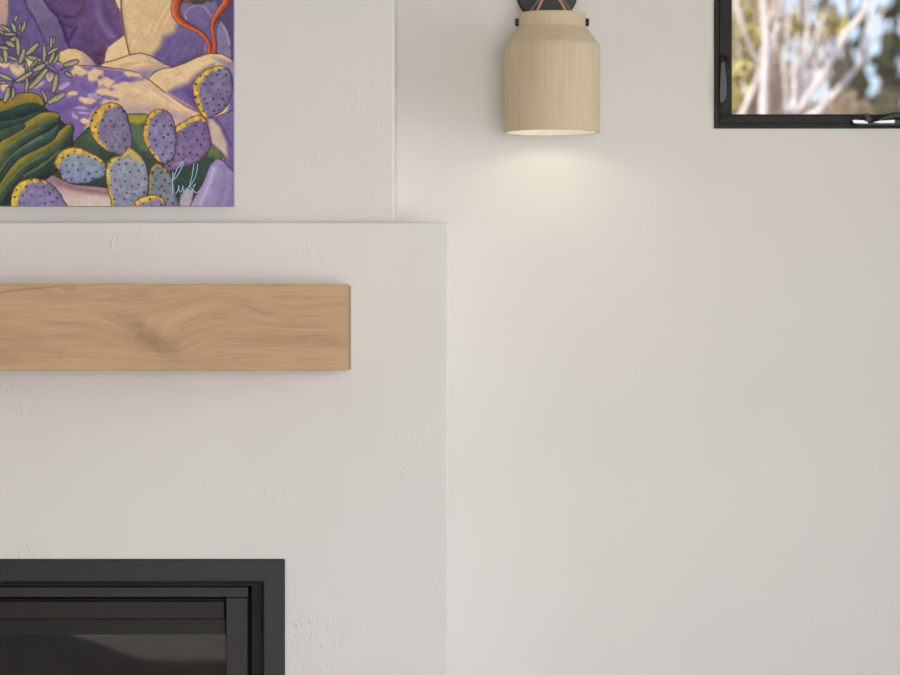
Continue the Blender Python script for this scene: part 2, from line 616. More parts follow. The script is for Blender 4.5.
Yd = Y_CH + .022
dz_b = fb_b + .055
h = mir(248.2, Yd)
z1, z0 = at(0, 587, Yd).z, at(0, 597.3, Yd).z
bm = bmesh.new(); box(bm, XC - h, XC + h, Yd, Yd + .03, z0, z1)
sub('top_rail', bm, M_steel, bevel=.0018)
bm = bmesh.new(); box(bm, XC - h, XC + h, Yd, Yd + .03, dz_b, dz_b + .04)
sub('bottom_rail', bm, M_steel, bevel=.0018)
hi_ = mir(226, Yd)
for s in (-1, 1):
    a, b_ = sorted((XC + s * hi_, XC + s * (h - .001)))
    bm = bmesh.new(); box(bm, a, b_, Yd - .001, Yd + .03, dz_b + .041, z0 - .0006)
    sub('stile', bm, M_steel, bevel=.0022)
Yv = Y_CH + .036
h2 = mir(224.6, Yv)
bm = bmesh.new(); box(bm, XC - h2, XC + h2, Yv, Yv + .02, at(0, 619.3, Yv).z, at(0, 601.2, Yv).z)
sub('upper_louver', bm, plain('warm_charcoal_steel', (.018, .0155, .0135, 1), .45, 0, .3, 300, .03, .08), bevel=.0025)
bm = bmesh.new(); box(bm, XC - h2, XC + h2, Yv + .028, Yv + .036, at(0, 634.5, Yv + .028).z, at(0, 600, Yv).z)
sub('glass_border', bm, plain('black_ceramic_band', (.008, .008, .0065, 1), .4, 0, .35, 300, 0, .05))
bm = bmesh.new(); box(bm, XC - h2, XC + h2, Yv + .040, Yv + .045, dz_b + .03, at(0, 605, Yv).z)
sub('glass_pane', bm, M_fglass)
# lined box behind the glass, with a burner tray and logs
x0, x1, zt = XC - h2 - .06, XC + h2 + .06, at(0, 585, Yv).z
bm = bmesh.new()
y0, y1 = Yv + .06, -.045
box(bm, x0, x1, y1 - .015, y1, fb_b + .06, zt)
box(bm, x0, x0 + .02, y0, y1, fb_b + .06, zt)
box(bm, x1 - .02, x1, y0, y1, fb_b + .06, zt)
box(bm, x0, x1, y0, y1, zt - .02, zt)
box(bm, x0, x1, y0, y1, fb_b + .06, fb_b + .08)
obj('firebox_lining', bm, M_fire, fp)
bm = bmesh.new(); box(bm, XC - .5, XC + .5, y0 + .06, y1 - .05, fb_b + .08, fb_b + .11)
obj('burner_tray', bm, M_steel2, fp, bevel=.004)

# ------------------------------------------------------------------ window
win = bpy.data.objects.new('window_1', None)
C.objects.link(win)
win.location = (w_l, YW, w_b)
struct(win, 'black framed casement window high in the wall')
bm = bmesh.new(); ring_frame(bm, w_l, w_r, w_b, w_t, .0125, YW, .10)
obj('outer_frame', bm, M_black, win, bevel=.0015)
Ys = YW + .008
sl = at(718.6, 0, Ys).x
sb = at(0, 124.8, Ys).z
si, sbi = at(731.6, 0, Ys).x, at(0, 114.6, Ys).z
bm = bmesh.new(); ring_frame(bm, sl, w_r - (sl - w_l), sb, w_t - (sb - w_b), si - sl, Ys, .085, wb=sbi - sb, wt=sbi - sb)
obj('sash', bm, M_black, win, bevel=.003)
bm = bmesh.new()
ring_frame(bm, si - .003, w_r - (si - w_l) + .003, sbi - .003, w_t - (sbi - w_b) + .003, .0045, Ys + .006, .06)
obj('glazing_bead', bm, plain('grey_bead', (.05, .049, .045, 1), .5, nbump=0), win)
bm = bmesh.new(); box(bm, si - .004, w_r - (si - w_l) + .004, .030, .036, sbi - .004, w_t - (sbi - w_b) + .004)
obj('glass_pane', bm, M_glass, win)


def blade(bm, prof, y_front, y_back, lean=(0, 0)):
    """solid from an outline of (px, py) points with rounded relief: back outline, then a slightly inset front"""
    P = [at(px, py, y_back) for px, py in prof]
    c = sum(P, Vector()) / len(P)
    r0 = [bm.verts.new(p) for p in P]
    r1 = [bm.verts.new(Vector((p.x, (y_front + y_back) / 2, p.z))) for p in P]
    r2 = []
    for p in P:
        q = c + (p - c) * .80
        r2.append(bm.verts.new(Vector((q.x, y_front + lean[0] * (p.x - c.x) + lean[1] * (p.z - c.z), q.z))))
    n = len(P)
    for a, b in ((r0, r1), (r1, r2)):
        for i in range(n):
            bm.faces.new((a[i], a[(i + 1) % n], b[(i + 1) % n], b[i]))
    bm.faces.new(r0[::-1]); bm.faces.new(r2)


# lock lever on the left jamb: base plate, then the long tapered lever standing off it
lk = bpy.data.objects.new('lock_lever', None)
C.objects.link(lk); lk.parent = win


def wsub(name, bm, mat, parent, smooth=False, bevel=0):
    bmesh.ops.translate(bm, verts=bm.verts, vec=-win.location)
    bmesh.ops.recalc_face_normals(bm, faces=bm.faces)
    me = bpy.data.meshes.new(name); bm.to_mesh(me); bm.free()
    if smooth:
        for p in me.polygons:
            p.use_smooth = True
    o = link(name, me, mat, parent)
    if bevel:
        m = o.modifiers.new('bevel', 'BEVEL'); m.width = bevel; m.segments = 3; m.limit_method = 'ANGLE'; m.angle_limit = math.radians(30)
    return o


bm = bmesh.new()
pts = catmull([(717.3, 62), (719, 56), (724, 55), (728.5, 60), (729, 80), (729.5, 100), (729.5, 113), (727, 118), (720, 118.5), (717.5, 113), (717.2, 90)], 4)
blade(bm, [tuple(p) for p in pts], Ys - .006, Ys + .002)
wsub('lever_plate', bm, M_black, lk, bevel=.0008)
bm = bmesh.new()
pts = catmull([(720.2, 60), (722.6, 57.5), (724.6, 60), (725.4, 70), (726.2, 82), (726, 95), (724.6, 104), (722, 107.5), (719.3, 106), (718.6, 98), (719.2, 80)], 4)
blade(bm, [tuple(p) for p in pts], Ys - .018, Ys - .006, (.32, 0))
wsub('lever_handle', bm, plain('satin_black', (.016, .016, .014, 1), .22, 0, .6, 200, .01, .08), lk, bevel=.0012)
# folding crank on the sill rail
ck = bpy.data.objects.new('crank', None)
C.objects.link(ck); ck.parent = win
bm = bmesh.new()
pts = [(850.5, 127), (850, 122.5), (853, 119.8), (862, 119.2), (905, 119.5), (918, 121), (921, 127)]
blade(bm, pts, Ys - .022, Ys + .004)
wsub('crank_housing', bm, M_satin, ck, bevel=.0014)
# added highlight: two mirror faces tipped to glint, left one short, right one long
for nm, q in (('crank_glint', [(852, 121.2), (853.5, 119.8), (868.6, 120.3), (868.8, 123.2), (854, 123.4)]),
              ('crank_glint', [(871.5, 122.6), (880, 120.6), (895.5, 119.4), (895.3, 122.8), (880, 123.3)])):
    cpx = sum(a for a, b in q) / len(q); cpy = sum(b for a, b in q) / len(q)
    c = at(cpx, cpy, Ys - .044)
    hv = ((CAM - c).normalized() + (Vector((XR, -1.5, 1.5)) - c).normalized()).normalized()
    bm = bmesh.new()
    fr, bk = [], []
    for a, b in q:
        p = at(a, b, Ys - .044)
        d = p - c
        p.y = c.y - (hv.x * d.x + hv.z * d.z) / hv.y
        fr.append(bm.verts.new(p)); bk.append(bm.verts.new(Vector((p.x, Ys - .012, p.z))))
    bm.faces.new(fr); bm.faces.new(bk[::-1])
    for i in range(len(q)):
        j = (i + 1) % len(q)
        bm.faces.new((fr[i], bk[i], bk[j], fr[j]))
    wsub(nm, bm, M_glint, ck, bevel=.0004)
bm = bmesh.new()
pts = [(862.5, 121), (864, 116), (865.8, 113), (867.5, 114.5), (870, 118.5), (873, 121.5), (868, 124)]
blade(bm, pts, Ys - .034, Ys - .010)
wsub('crank_knuckle', bm, M_satin, ck, bevel=.001)
bm = bmesh.new()
pts = [(868, 121.3), (875, 118), (884, 114.6), (894, 112.6), (905, 111.4), (925, 111.5), (945, 113.5), (958, 117), (957, 120), (945, 118), (925, 117.2), (905, 117.3), (896, 118), (884, 119.6), (874, 122.4)]
blade(bm, pts, Ys - .040, Ys - .024)
wsub('crank_handle', bm, M_satin, ck, bevel=.001)
bm = bmesh.new()
lathe(bm, [(.0001, -.016), (.009, -.014), (.011, -.006), (.009, .002), (.0001, .004)], (at(958, 117, Ys - .03).x, Ys - .03, at(0, 117, Ys).z), 20, 'Y')
wsub('crank_knob', bm, M_gloss, ck, smooth=True)

# ------------------------------------------------------------------ sconce
YSC = -.178
sx = at(552, 0, YSC).x
r_b = 48.0 / F * (YSC - CAM.y)
r_t = 33.6 / F * (YSC - CAM.y)
z_bot = at(0, 132.8, YSC).z
z_sh = at(0, 45.5, YSC).z
z_nk = at(0, 28.5, YSC).z
z_top = at(0, 13.6, YSC).z
cn_z = at(0, -9, -.02).z                        # centre of the canopy on the wall
cn_x = at(547, 0, -.02).x
sc_ = thing('wall_sconce', 'pale wood bottle-shaped wall sconce hanging beside the window, lit', 'sconce', (sx, 0, cn_z))
bm = bmesh.new()
rc = .0765
lathe(bm, [(.0001, -.0005), (rc, -.0005), (rc, -.018), (rc - .004, -.022), (.0001, -.024)], (cn_x, 0, cn_z), 64, 'Y')
obj('canopy', bm, M_canopy, sc_, smooth=False)
t = .006
R = [(r_t - .010, z_top), (r_t - .0015, z_top), (r_t, z_top - .002), (r_t, z_nk + .004), (r_t + .002, z_nk), (r_t + .006, z_nk - .004),
     (r_b - .006, z_sh + .007), (r_b - .0015, z_sh + .001), (r_b, z_sh - .006), (r_b, z_bot + .002), (r_b - .001, z_bot), (r_b - t, z_bot),
     (r_b - t, z_sh - .008), (r_b - .012, z_sh), (r_t - .004, z_nk - .006), (r_t - .010, z_nk), (r_t - .010, z_top)]
bm = bmesh.new()
lathe(bm, [(a, b) for a, b in R], (sx, YSC, 0), 96)
sh = obj('lamp_shade', bm, shade_mat(), sc_, smooth=True)
es = sh.modifiers.new('es', 'EDGE_SPLIT'); es.split_angle = math.radians(32)
bm = bmesh.new()
lathe(bm, [(r_b - t - .0004, z_bot + .001), (r_b - t - .0004, z_sh - .008), (r_b - .0126, z_sh - .0008), (r_t - .0045, z_nk - .0068), (r_t - .0108, z_nk - .001), (r_t - .0108, z_top - .001),
           (r_t - .0116, z_top - .001), (r_t - .0116, z_nk - .0016), (r_t - .0053, z_nk - .0075), (r_b - .0135, z_sh - .0015), (r_b - t - .0014, z_sh - .0085), (r_b - t - .0014, z_bot + .001), (r_b - t - .0004, z_bot + .001)], (sx, YSC, 0), 96)
obj('inner_lining', bm, plain('white_lining', (.90, .87, .80, 1), .6, nbump=0, vary=.02), sc_, smooth=True)
for s in (-1, 1):
    bm = bmesh.new()
    zc = at(0, 22.3, YSC).z
    lathe(bm, [(.0001, -.002), (.0098, -.002), (.0098, .006), (.008, .0082), (.0001, .0085)], (0, 0, 0), 24, 'X')
    for v in bm.verts:
        v.co = Vector((sx + s * (r_t + v.co.x), YSC + v.co.y, zc + v.co.z))
    obj('screw', bm, M_screw, sc_)
# hanger: arm from the canopy to a pivot, two pairs of rods fanning down into the neck
za = z_top + .085
bm = bmesh.new()
tube(bm, [(cn_x, -.02, za), (cn_x + .001, -.07, za + .006), (sx - .002, -.14, za + .006), (sx, YSC - .012, za)], .008, 14)
obj('arm', bm, M_canopy, sc_, smooth=True)
bm = bmesh.new()
lathe(bm, [(.0001, -.016), (.012, -.014), (.014, 0), (.012, .014), (.0001, .016)], (sx, YSC, za), 28)
obj('pivot', bm, M_canopy, sc_, smooth=True)
yr = YSC - .012
for px0, px1, dx, mat, r in ((538.5, 529.8, 0, M_olive, .0022), (541.8, 536.2, 0, M_copper, .0036), (560, 566.5, 0, M_copper, .0036), (563.5, 571.5, 0, M_olive, .0022)):
    a = at(px1, 12, yr)
    b_ = at(px0, 0, yr)
    d = (b_ - a)
    top = a + d * ((za - a.z) / d.z)
    top.x = sx + (top.x - sx) * .35 if abs(top.x - sx) > .01 else top.x
    lowp = a - d * .9
    bm = bmesh.new()
    tube(bm, [lowp, a, b_, Vector((top.x, YSC - .006, za - .004))], r, 10)
    obj('hanger_rod', bm, mat, sc_, smooth=True)
bm = bmesh.new()
zb = z_bot + .17
lathe(bm, [(.0001, .09), (.017, .088), (.017, .045), (.020, .044), (.020, .03), (.0001, .03)], (sx, YSC, zb), 28)
obj('lamp_socket', bm, M_canopy, sc_, smooth=False)
bm = bmesh.new()
lathe(bm, [(.0001, -.032), (.012, -.030), (.024, -.018), (.029, 0), (.025, .016), (.016, .03), (.0001, .031)], (sx, YSC, zb), 28)
obj('light_bulb', bm, emit_mat('bulb_glow', (1, .80, .55), 6.0), sc_, smooth=True)

# ----------------------------------------------------------------- painting
def vnoise(x, y, s, seed):
    r = np.random.default_rng(seed)
    T = r.random((64, 64))
    u, v = x / s, y / s
    i, j = np.floor(u).astype(int), np.floor(v).astype(int)
    fu, fv = u - i, v - j
    fu = fu * fu * (3 - 2 * fu); fv = fv * fv * (3 - 2 * fv)
    g = lambda a, b: T[a % 64, b % 64]
    return (g(i, j) * (1 - fu) + g(i + 1, j) * fu) * (1 - fv) + (g(i, j + 1) * (1 - fu) + g(i + 1, j + 1) * fu) * fv


class Art:
    def __init__(s, x, y):
        s.x, s.y = x, y
        s.c = np.zeros((len(x), 3))

    def near(s, P, pad):
        P = np.asarray(P)
        return np.where((s.x > P[:, 0].min() - pad) & (s.x < P[:, 0].max() + pad) & (s.y > P[:, 1].min() - pad) & (s.y < P[:, 1].max() + pad))[0]

    @staticmethod
    def seg(x, y, P, closed):
        d = np.full(len(x), 1e9); sgn = np.ones(len(x)); tt = np.zeros(len(x))
        n = len(P)
        ins = np.zeros(len(x), bool)
        m = n if closed else n - 1
        for k in range(m):
            ax, ay = P[k]; bx, by = P[(k + 1) % n]
            ex, ey = bx - ax, by - ay
            L = ex * ex + ey * ey + 1e-12
            t = np.clip(((x - ax) * ex + (y - ay) * ey) / L, 0, 1)
            dx, dy = x - ax - t * ex, y - ay - t * ey
            dd = np.hypot(dx, dy)
            w = dd < d
            d[w] = dd[w]
            sgn[w] = np.sign(ex * dy - ey * dx)[w]
            tt[w] = ((k + t) / m)[w]
            if closed:
                c = (ay > y) != (by > y)
                xi = ax + (y - ay) * ex / (ey if abs(ey) > 1e-12 else 1e-12)
                ins ^= c & (x < xi)
        return d, sgn, tt, ins

    def blend(s, idx, a, col):
        a = np.clip(a, 0, 1)[:, None]
        s.c[idx] = s.c[idx] * (1 - a) + np.asarray(col) * a

    def poly(s, P, col, soft=.6, line=None, lw=.9, smooth=True, col2=None, axis=(0, 1), rng_=None, op=1.0):
        P = catmull(P, 5) if smooth else np.asarray(P, float)
        idx = s.near(P, 3 + soft * 2)
        if not len(idx):
            return
        x, y = s.x[idx], s.y[idx]
        d, _, _, ins = s.seg(x, y, P, True)
        sd = np.where(ins, -d, d)
        c = np.tile(np.asarray(col, float), (len(idx), 1))
        if col2 is not None:
            t = x * axis[0] + y * axis[1]
            lo, hi = rng_ if rng_ else (t[ins].min(), t[ins].max())
            t = np.clip((t - lo) / (hi - lo), 0, 1)[:, None]
            c = c * (1 - t) + np.asarray(col2, float) * t
        s.blend(idx, (.5 - sd / (2 * soft)) * op, c)
        if line is not None:
            s.blend(idx, np.clip(1.3 - d / lw, 0, 1) * .85, line)
        return idx, sd

    def stroke(s, P, w, cols, line=None, lw=.7, soft=.5, taper=None):
        """ribbon with colours across it (left to right of travel)"""
        P = catmull(P, 6, False)
        wm = max(w) if isinstance(w, (list, tuple)) else w
        idx = s.near(P, wm + 3)
        if not len(idx):
            return
        x, y = s.x[idx], s.y[idx]
        d, sg, t, _ = s.seg(x, y, P, False)
        ww = np.interp(t, np.linspace(0, 1, len(w)), w) if isinstance(w, (list, tuple)) else np.full(len(x), w, float)
        u = np.clip(sg * d / ww, -1, 1)
        cols = np.asarray(cols, float)
        if cols.ndim == 1:
            cols = cols[None].repeat(2, 0)
        k = np.linspace(-1, 1, len(cols))
        c = np.stack([np.interp(u, k, cols[:, i]) for i in range(3)], 1)
        s.blend(idx, .5 - (d - ww) / (2 * soft), c)
        if line is not None:
            s.blend(idx, np.clip(1.2 - np.abs(d - ww) / lw, 0, 1) * .8, line)

    def blob(s, cx, cy, rx, ry, col, ang=0, soft=.35, op=1.0):
        idx = np.where((np.abs(s.x - cx) < rx + ry + 2) & (np.abs(s.y - cy) < rx + ry + 2))[0]
        if not len(idx):
            return
        x, y = s.x[idx] - cx, s.y[idx] - cy
        ca, sa = math.cos(ang), math.sin(ang)
        r = np.hypot((x * ca + y * sa) / rx, (-x * sa + y * ca) / ry)
        if rx > 3:
            r = r + (vnoise(s.x[idx], s.y[idx], 4.5, 55) - .5) * .9
        s.blend(idx, np.clip((1 - r) / soft + .5, 0, 1) * op, col)

    def pad(s, P, body, seed, rim=6.0, direc=(-.8, -.6), rimcol=(206, 170, 64), body2=None, spots=9.0):
        P = catmull(P, 6)
        idx = s.near(P, 4)
        x, y = s.x[idx], s.y[idx]
        d, _, _, ins = s.seg(x, y, P, True)
        sd = np.where(ins, -d, d)
        sd = sd + (vnoise(x, y, 2.2, seed) - .5) * .9 * (sd > -2)
        # the pad, mottled
        n1 = vnoise(x, y, 9, seed + 1)[:, None]; n2 = vnoise(x, y, 4, seed + 2)[:, None]
        c = np.asarray(body, float) + (n1 - .5) * np.array([10, 26, 16]) + (n2 - .5) * np.array([34, 10, 26])
        if body2 is not None:
            t = np.clip((y - P[:, 1].min()) / (np.ptp(P[:, 1]) + 1e-6), 0, 1)[:, None]
            c = c * (1 - t) + (np.asarray(body2, float) + (n2 - .5) * 24) * t
        # darker towards the far edge of the painted form
        e = np.clip(1 + sd / 5.0, 0, 1)[:, None] * .16
        c = c * (1 - e)
        s.blend(idx, .5 - sd / 1.0, c)
        # yellow rim: inside the pad but outside the pad shifted away from the painted light
        d2, _, _, ins2 = s.seg(x - rim * -direc[0], y - rim * -direc[1], P, True)
        sd2 = np.where(ins2, -d2, d2) + (vnoise(x, y, 3, seed + 3) - .5) * 3.0
        rm = np.clip(.5 + sd2 / 2.6, 0, 1) * np.clip(.5 - sd / 1.0, 0, 1)
        if seed == 12:
            rm = rm * np.clip((136 - y) / 5, 0, 1)
        rc_ = np.asarray(rimcol, float) + (vnoise(x, y, 3.5, seed + 4)[:, None] - .5) * np.array([44, 50, 20])
        s.blend(idx, rm, rc_)
        s.blend(idx, np.clip(1.25 - np.abs(sd) / .75, 0, 1) * .8, np.where((sd2 > 0)[:, None], np.array([118, 66, 40.]), np.array([62, 46, 74.])))
        r = np.random.default_rng(seed)
        x0, x1, y0, y1 = P[:, 0].min(), P[:, 0].max(), P[:, 1].min(), P[:, 1].max()
        row = 0
        yy = y0 + 3
        while yy < y1:
            xx = x0 + 2 + (row % 2) * spots / 2
            while xx < x1:
                qx, qy = xx + r.normal() * 1.2, yy + r.normal() * 1.1
                dd, _, _, inn = s.seg(np.array([qx]), np.array([qy]), P, True)
                if inn[0] and dd[0] > .8:
                    q = r.uniform(.8, 1.35)
                    s.blob(qx, qy, q, q * r.uniform(.8, 1.1), (54, 38, 72) if r.random() < .75 else (92, 52, 92), 0, .9, .8)
                xx += spots
            yy += spots * .78
            row += 1


def paint(x, y):
    A = Art(x, y)
    A.c[:] = (108, 88, 138)
    n = vnoise(x, y, 40, 1)[:, None]
    A.c += (n - .5) * np.array([30, 24, 30])
    # ------- what lies beyond the frame, above and to the left: sky, mesa, canyon rocks
    A.poly([(-380, -260), (260, -260), (260, -120), (-380, -110)], (168, 178, 205), 3, smooth=False, col2=(226, 196, 160))
    A.poly([(-380, -118), (-300, -150), (-220, -146), (-200, -118), (-120, -122), (-60, -160), (40, -158), (60, -124), (140, -120), (200, -140), (260, -138), (260, -60), (-380, -50)], (196, 140, 104), 1.5, (110, 66, 70), 1.0, False, (150, 104, 130))
    A.poly([(-380, -60), (-300, -90), (-240, -70), (-190, -20), (-180, 60), (-380, 90)], (134, 112, 158), 1, (66, 46, 78), 1.2, col2=(92, 72, 118))
    A.poly([(-250, -40), (-200, -70), (-150, -58), (-110, 0), (-90, 70), (-260, 90)], (214, 182, 136), 1, (86, 58, 60), 1.2, col2=(150, 126, 158), axis=(1, .4))
    A.poly([(-130, -30), (-90, -80), (-40, -76), (-8, -20), (2, 70), (-120, 80)], (124, 104, 156), 1, (66, 46, 78), 1.2, col2=(96, 76, 122))
    A.poly([(-10, -60), (40, -86), (100, -70), (150, -80), (210, -60), (245, -30), (245, 10), (-10, 10)], (150, 118, 150), 1.2, (70, 48, 76), 1.0, col2=(104, 78, 128))
    A.poly([(-380, 70), (-260, 62), (-120, 66), (10, 58), (10, 215), (-380, 215)], (206, 178, 142), 1.2, (96, 66, 70), 1, False, (128, 108, 162))
    for k, (cx, cy, rx, ry) in enumerate([(-330, 120, 30, 6), (-250, 100, 40, 6), (-180, 130, 26, 7), (-90, 104, 30, 7), (-60, 150, 34, 8), (-140, 170, 30, 7)]):
        A.blob(cx, cy, rx, ry, (126, 104, 166), .2, .5, .9)
    for k, (cx, cy, h_) in enumerate([(-300, 200, 60), (-268, 196, 46), (-330, 206, 44), (-150, 204, 52), (-118, 200, 66), (-88, 206, 48)]):
        A.pad([(cx - 18, cy), (cx - 22, cy - h_ * .5), (cx - 10, cy - h_), (cx + 8, cy - h_), (cx + 20, cy - h_ * .5), (cx + 14, cy)], (128, 124, 158), 40 + k)
    for k in range(9):
        bx = -52 + k * 6.5
        A.stroke([(bx, 206), (bx - 14 + k * 2, 170), (bx - 8 + k * 3, 130), (bx + k * 4, 104 + k)], [8, 8, 7, 3], [(150, 132, 44), (92, 100, 56), (46, 70, 66)], (34, 44, 40))

    # ------- rocks at the top of the visible part
    A.poly([(-6, -10), (9, -10), (9, 14), (7, 30), (-6, 34)], (196, 162, 134), 2.5, smooth=False, col2=(172, 140, 150))
    A.poly([(8, -8), (28, -8), (30, 8), (37, 20), (42, 32), (48, 46), (30, 64), (6, 64), (6, 30), (9, 12)], (104, 92, 150), 1.2, smooth=False, col2=(112, 88, 150), axis=(1, 0))
    A.poly([(24, -6), (42, -6), (49, 8), (58, 17), (62, 26), (66, 38), (70, 50), (46, 50), (40, 31), (34, 18), (27, 9)], (126, 114, 148), .9, None, smooth=False, col2=(104, 88, 142), axis=(.3, 1))
    A.stroke([(24, -4), (27, 8), (34, 18), (40, 31), (47, 45)], 1.0, [(84, 64, 122)], soft=1.0)
    A.poly([(41, -6), (114, -6), (119, 8), (121.5, 14), (124.5, 34), (115, 41), (107, 47), (105, 53), (103, 64), (98, 67), (70, 49), (66, 38), (58, 17), (49, 8)], (104, 78, 126), .8, None, smooth=False, col2=(90, 68, 124))
    A.blob(68, -1, 19, 18, (100, 72, 122), 0, .25)
    A.stroke([(50, 4), (57, 13), (68, 17), (78, 15), (84, 6)], 1.1, [(78, 52, 104)], soft=1.6)
    A.stroke([(60, 22), (68, 26), (76, 25)], 1.6, [(78, 56, 112)], soft=1.8)
    A.stroke([(86, -4), (88, 14), (94, 30), (98, 46), (100, 60)], 5, [(104, 82, 136), (109, 76, 116), (98, 70, 118)], soft=5)
    A.stroke([(96, -4), (98, 14), (104, 28), (112, 36)], 3.5, [(122, 108, 160), (112, 92, 150)], soft=3)
    A.stroke([(106, -2), (114, 12), (119, 30)], 3.5, [(118, 86, 124), (104, 78, 132)], soft=3)
    A.stroke([(74, 40), (78, 30), (84, 24)], 5, [(112, 88, 146), (98, 74, 128)], soft=3)
    A.stroke([(41, -6), (49, 8), (58, 17), (62, 26), (66, 38), (70, 48)], .9, [(66, 44, 92)], soft=.9)
    A.stroke([(64, 30), (68, 42), (72, 34), (76, 28)], 1.6, [(72, 48, 98)], soft=1.6)
    A.poly([(80, 50), (92, 54), (104, 46), (103, 64), (98, 67), (90, 58)], (84, 56, 88), 3, None, smooth=False)
    # the pale cliff and the purple side of it
    A.poly([(112.5, -6), (121, -6), (121, 12), (117.5, 7)], (222, 190, 140), .5, (120, 88, 84), .7, False)
    A.poly([(121, -6), (238, -6), (238, 70), (130, 60), (129.5, 55), (124.5, 33), (121.5, 12)], (122, 106, 154), .6, None, smooth=False, col2=(104, 88, 142))
    A.poly([(121, -8), (180, -8), (173, 6), (172, 14), (178, 21), (174, 32), (164, 36), (160, 46), (152, 56), (130, 62), (125, 34), (121.5, 12)], (216, 182, 134), 3.0, None, smooth=False, col2=(206, 174, 132), axis=(1, .3))
    for k in range(9):
        A.stroke([(128 + k * 5.4, 46 - k * 3.5), (140 + k * 5, 32 - k * 4.2), (150 + k * 4, 22 - k * 4)], 1.0, [(222, 190, 142) if k % 2 else (202, 164, 126)], soft=1.6)
    for k in range(8):
        A.stroke([(158 + k * 5, 62 - k * 1.5), (166 + k * 5, 50 - k * 1.4), (172 + k * 5, 40)], 1.2, [(118, 102, 154) if k % 2 else (102, 86, 144)], soft=3)
    A.stroke([(121, -4), (121.5, 12), (124.5, 33), (129.6, 55)], .55, [(104, 72, 64)], soft=.5)
    # oval stone and stones by the right edge
    A.poly([(184, 15), (188, 8), (198, 4.5), (206, 8), (212, 17), (210, 28), (208, 36), (198, 30), (188, 25)], (124, 108, 158), .8, None, col2=(102, 84, 136))
    A.stroke([(186, 20), (186, 12), (194, 6), (203, 6), (211, 16)], .9, [(150, 134, 182)], soft=1.0)
    A.poly([(214, -4), (238, -4), (238, 70), (228, 62), (218, 40), (216, 26), (219, 14)], (88, 74, 116), .9, None, smooth=False)
    A.poly([(217, 24), (221, 22), (226, 30), (229, 39), (231.5, 52), (231, 62), (218, 60), (215.5, 44)], (126, 114, 158), 1, (84, 68, 112), .7, smooth=False)
    A.stroke([(221, 23), (226.5, 32), (229.5, 44)], 1.0, [(160, 146, 184)], soft=1)
    A.stroke([(207, 40), (206, 48), (205, 56)], 1.4, [(150, 132, 172)], soft=1.6)
    A.blob(199, 0, 11, 3.6, (72, 76, 62), 0, .4)
    A.blob(186, 1, 6, 3, (112, 78, 76), 0, .6)
    A.poly([(180, 62), (205, 52), (205, 60), (180, 70)], (88, 70, 112), 3, None, smooth=False)
    red = [(222, 124, 74), (204, 92, 52), (168, 70, 46), (112, 48, 44)]
    A.stroke([(181, -6), (176.5, 4), (176, 13), (181, 21), (190, 26.5), (199, 31.5), (206, 38), (209.5, 46), (210, 56)], [4.2, 4.8, 4.2, 3.2, 2.2, 2.0, 2.4, 2.8], red[::-1], (96, 50, 52), .6)
    A.stroke([(228, -6), (226, 3), (220, 11), (214.5, 19), (212.5, 28), (214, 37), (214.8, 46), (214, 56)], [3.8, 3.8, 3.4, 2.8, 2.2, 2.0, 2.2, 2.8], red[::-1], (96, 50, 52), .6)
    A.poly([(124.5, 34.5), (116, 41), (108, 47), (105.5, 53), (104, 63), (115, 61), (129.6, 56)], (222, 190, 140), .5, (112, 80, 72), .6, False)
    # hills
    cream, ln = (218, 186, 138), (104, 70, 74)
    A.poly([(99, 66), (104, 62.8), (115, 60), (129, 55), (140, 53), (150, 55.5), (162, 62.5), (174, 68), (160, 72), (153, 77), (148, 80), (138, 74), (125, 70), (110, 68)], cream, .5, ln, .75, False, (176, 150, 160), (.5, 1), (122, 156))
    for k in range(4):
        A.stroke([(112 + k * 9, 65 + k), (128 + k * 8, 61 + k * 1.6), (142 + k * 5, 62 + k * 2)], .8, [(198, 164, 124) if k % 2 else (226, 196, 148)], soft=1.2)
    A.poly([(132, 72), (150, 70), (160, 70), (152, 76), (146, 78)], (140, 120, 160), 2.5, None, smooth=False, op=.8)
    A.poly([(147.5, 79), (155, 72), (163, 68.4), (173, 67.4), (185, 63), (198, 57), (210, 53.3), (222, 54), (231, 59), (238, 66), (238, 215), (200, 215), (206, 120), (185, 106), (168, 95)], cream, .5, ln, .75, False, (206, 176, 140))
    for k in range(5):
        A.stroke([(156 + k * 7, 84 - k * 3), (176 + k * 7, 76 - k * 3), (200 + k * 4, 66 - k * 2)], 1.0, [(200, 168, 130) if k % 2 else (226, 196, 150)], soft=1.6)
    A.poly([(166, 93), (176, 87), (188, 83), (196, 74), (214, 64), (212, 90), (203, 114), (186, 104)], (114, 92, 158), 3, None, smooth=False)
    A.poly([(182, 92), (196, 84), (200, 100), (198, 110)], (96, 72, 148), 4, None, smooth=False)
    A.poly([(226, 66), (232, 62), (240, 66), (240, 122), (226, 116), (231, 96)], (108, 90, 150), 2.0, None, smooth=False)
    A.poly([(214, 58), (226, 60), (238, 66), (238, 80), (226, 68)], (146, 128, 160), 3, None, smooth=False)
    # foreground: dappled ground
    A.poly([(-8, 62), (20, 58), (60, 62), (80, 65), (100, 67), (125, 69.5), (138, 73), (148, 79), (168, 95), (185, 105.5), (200, 113), (206, 122), (200, 150), (60, 160), (-8, 150)], (212, 182, 142), .5, ln, .7, False, (196, 166, 146))
    A.poly([(-8, 56), (30, 62), (66, 64), (84, 66), (104, 68), (126, 71), (138, 74), (147, 79), (132, 82), (118, 86), (108, 94), (100, 104), (92, 112), (80, 140), (60, 150), (-8, 130)], (122, 102, 164), 1.8, None, smooth=False, col2=(128, 98, 166), axis=(1, 0))
    for k in range(7):
        A.stroke([(118 + k * 8, 88 + k), (140 + k * 7, 92 + k * 2.5), (160 + k * 6, 102 + k * 2.5)], 1.1, [(204, 172, 136) if k % 2 else (224, 194, 150)], soft=1.8)
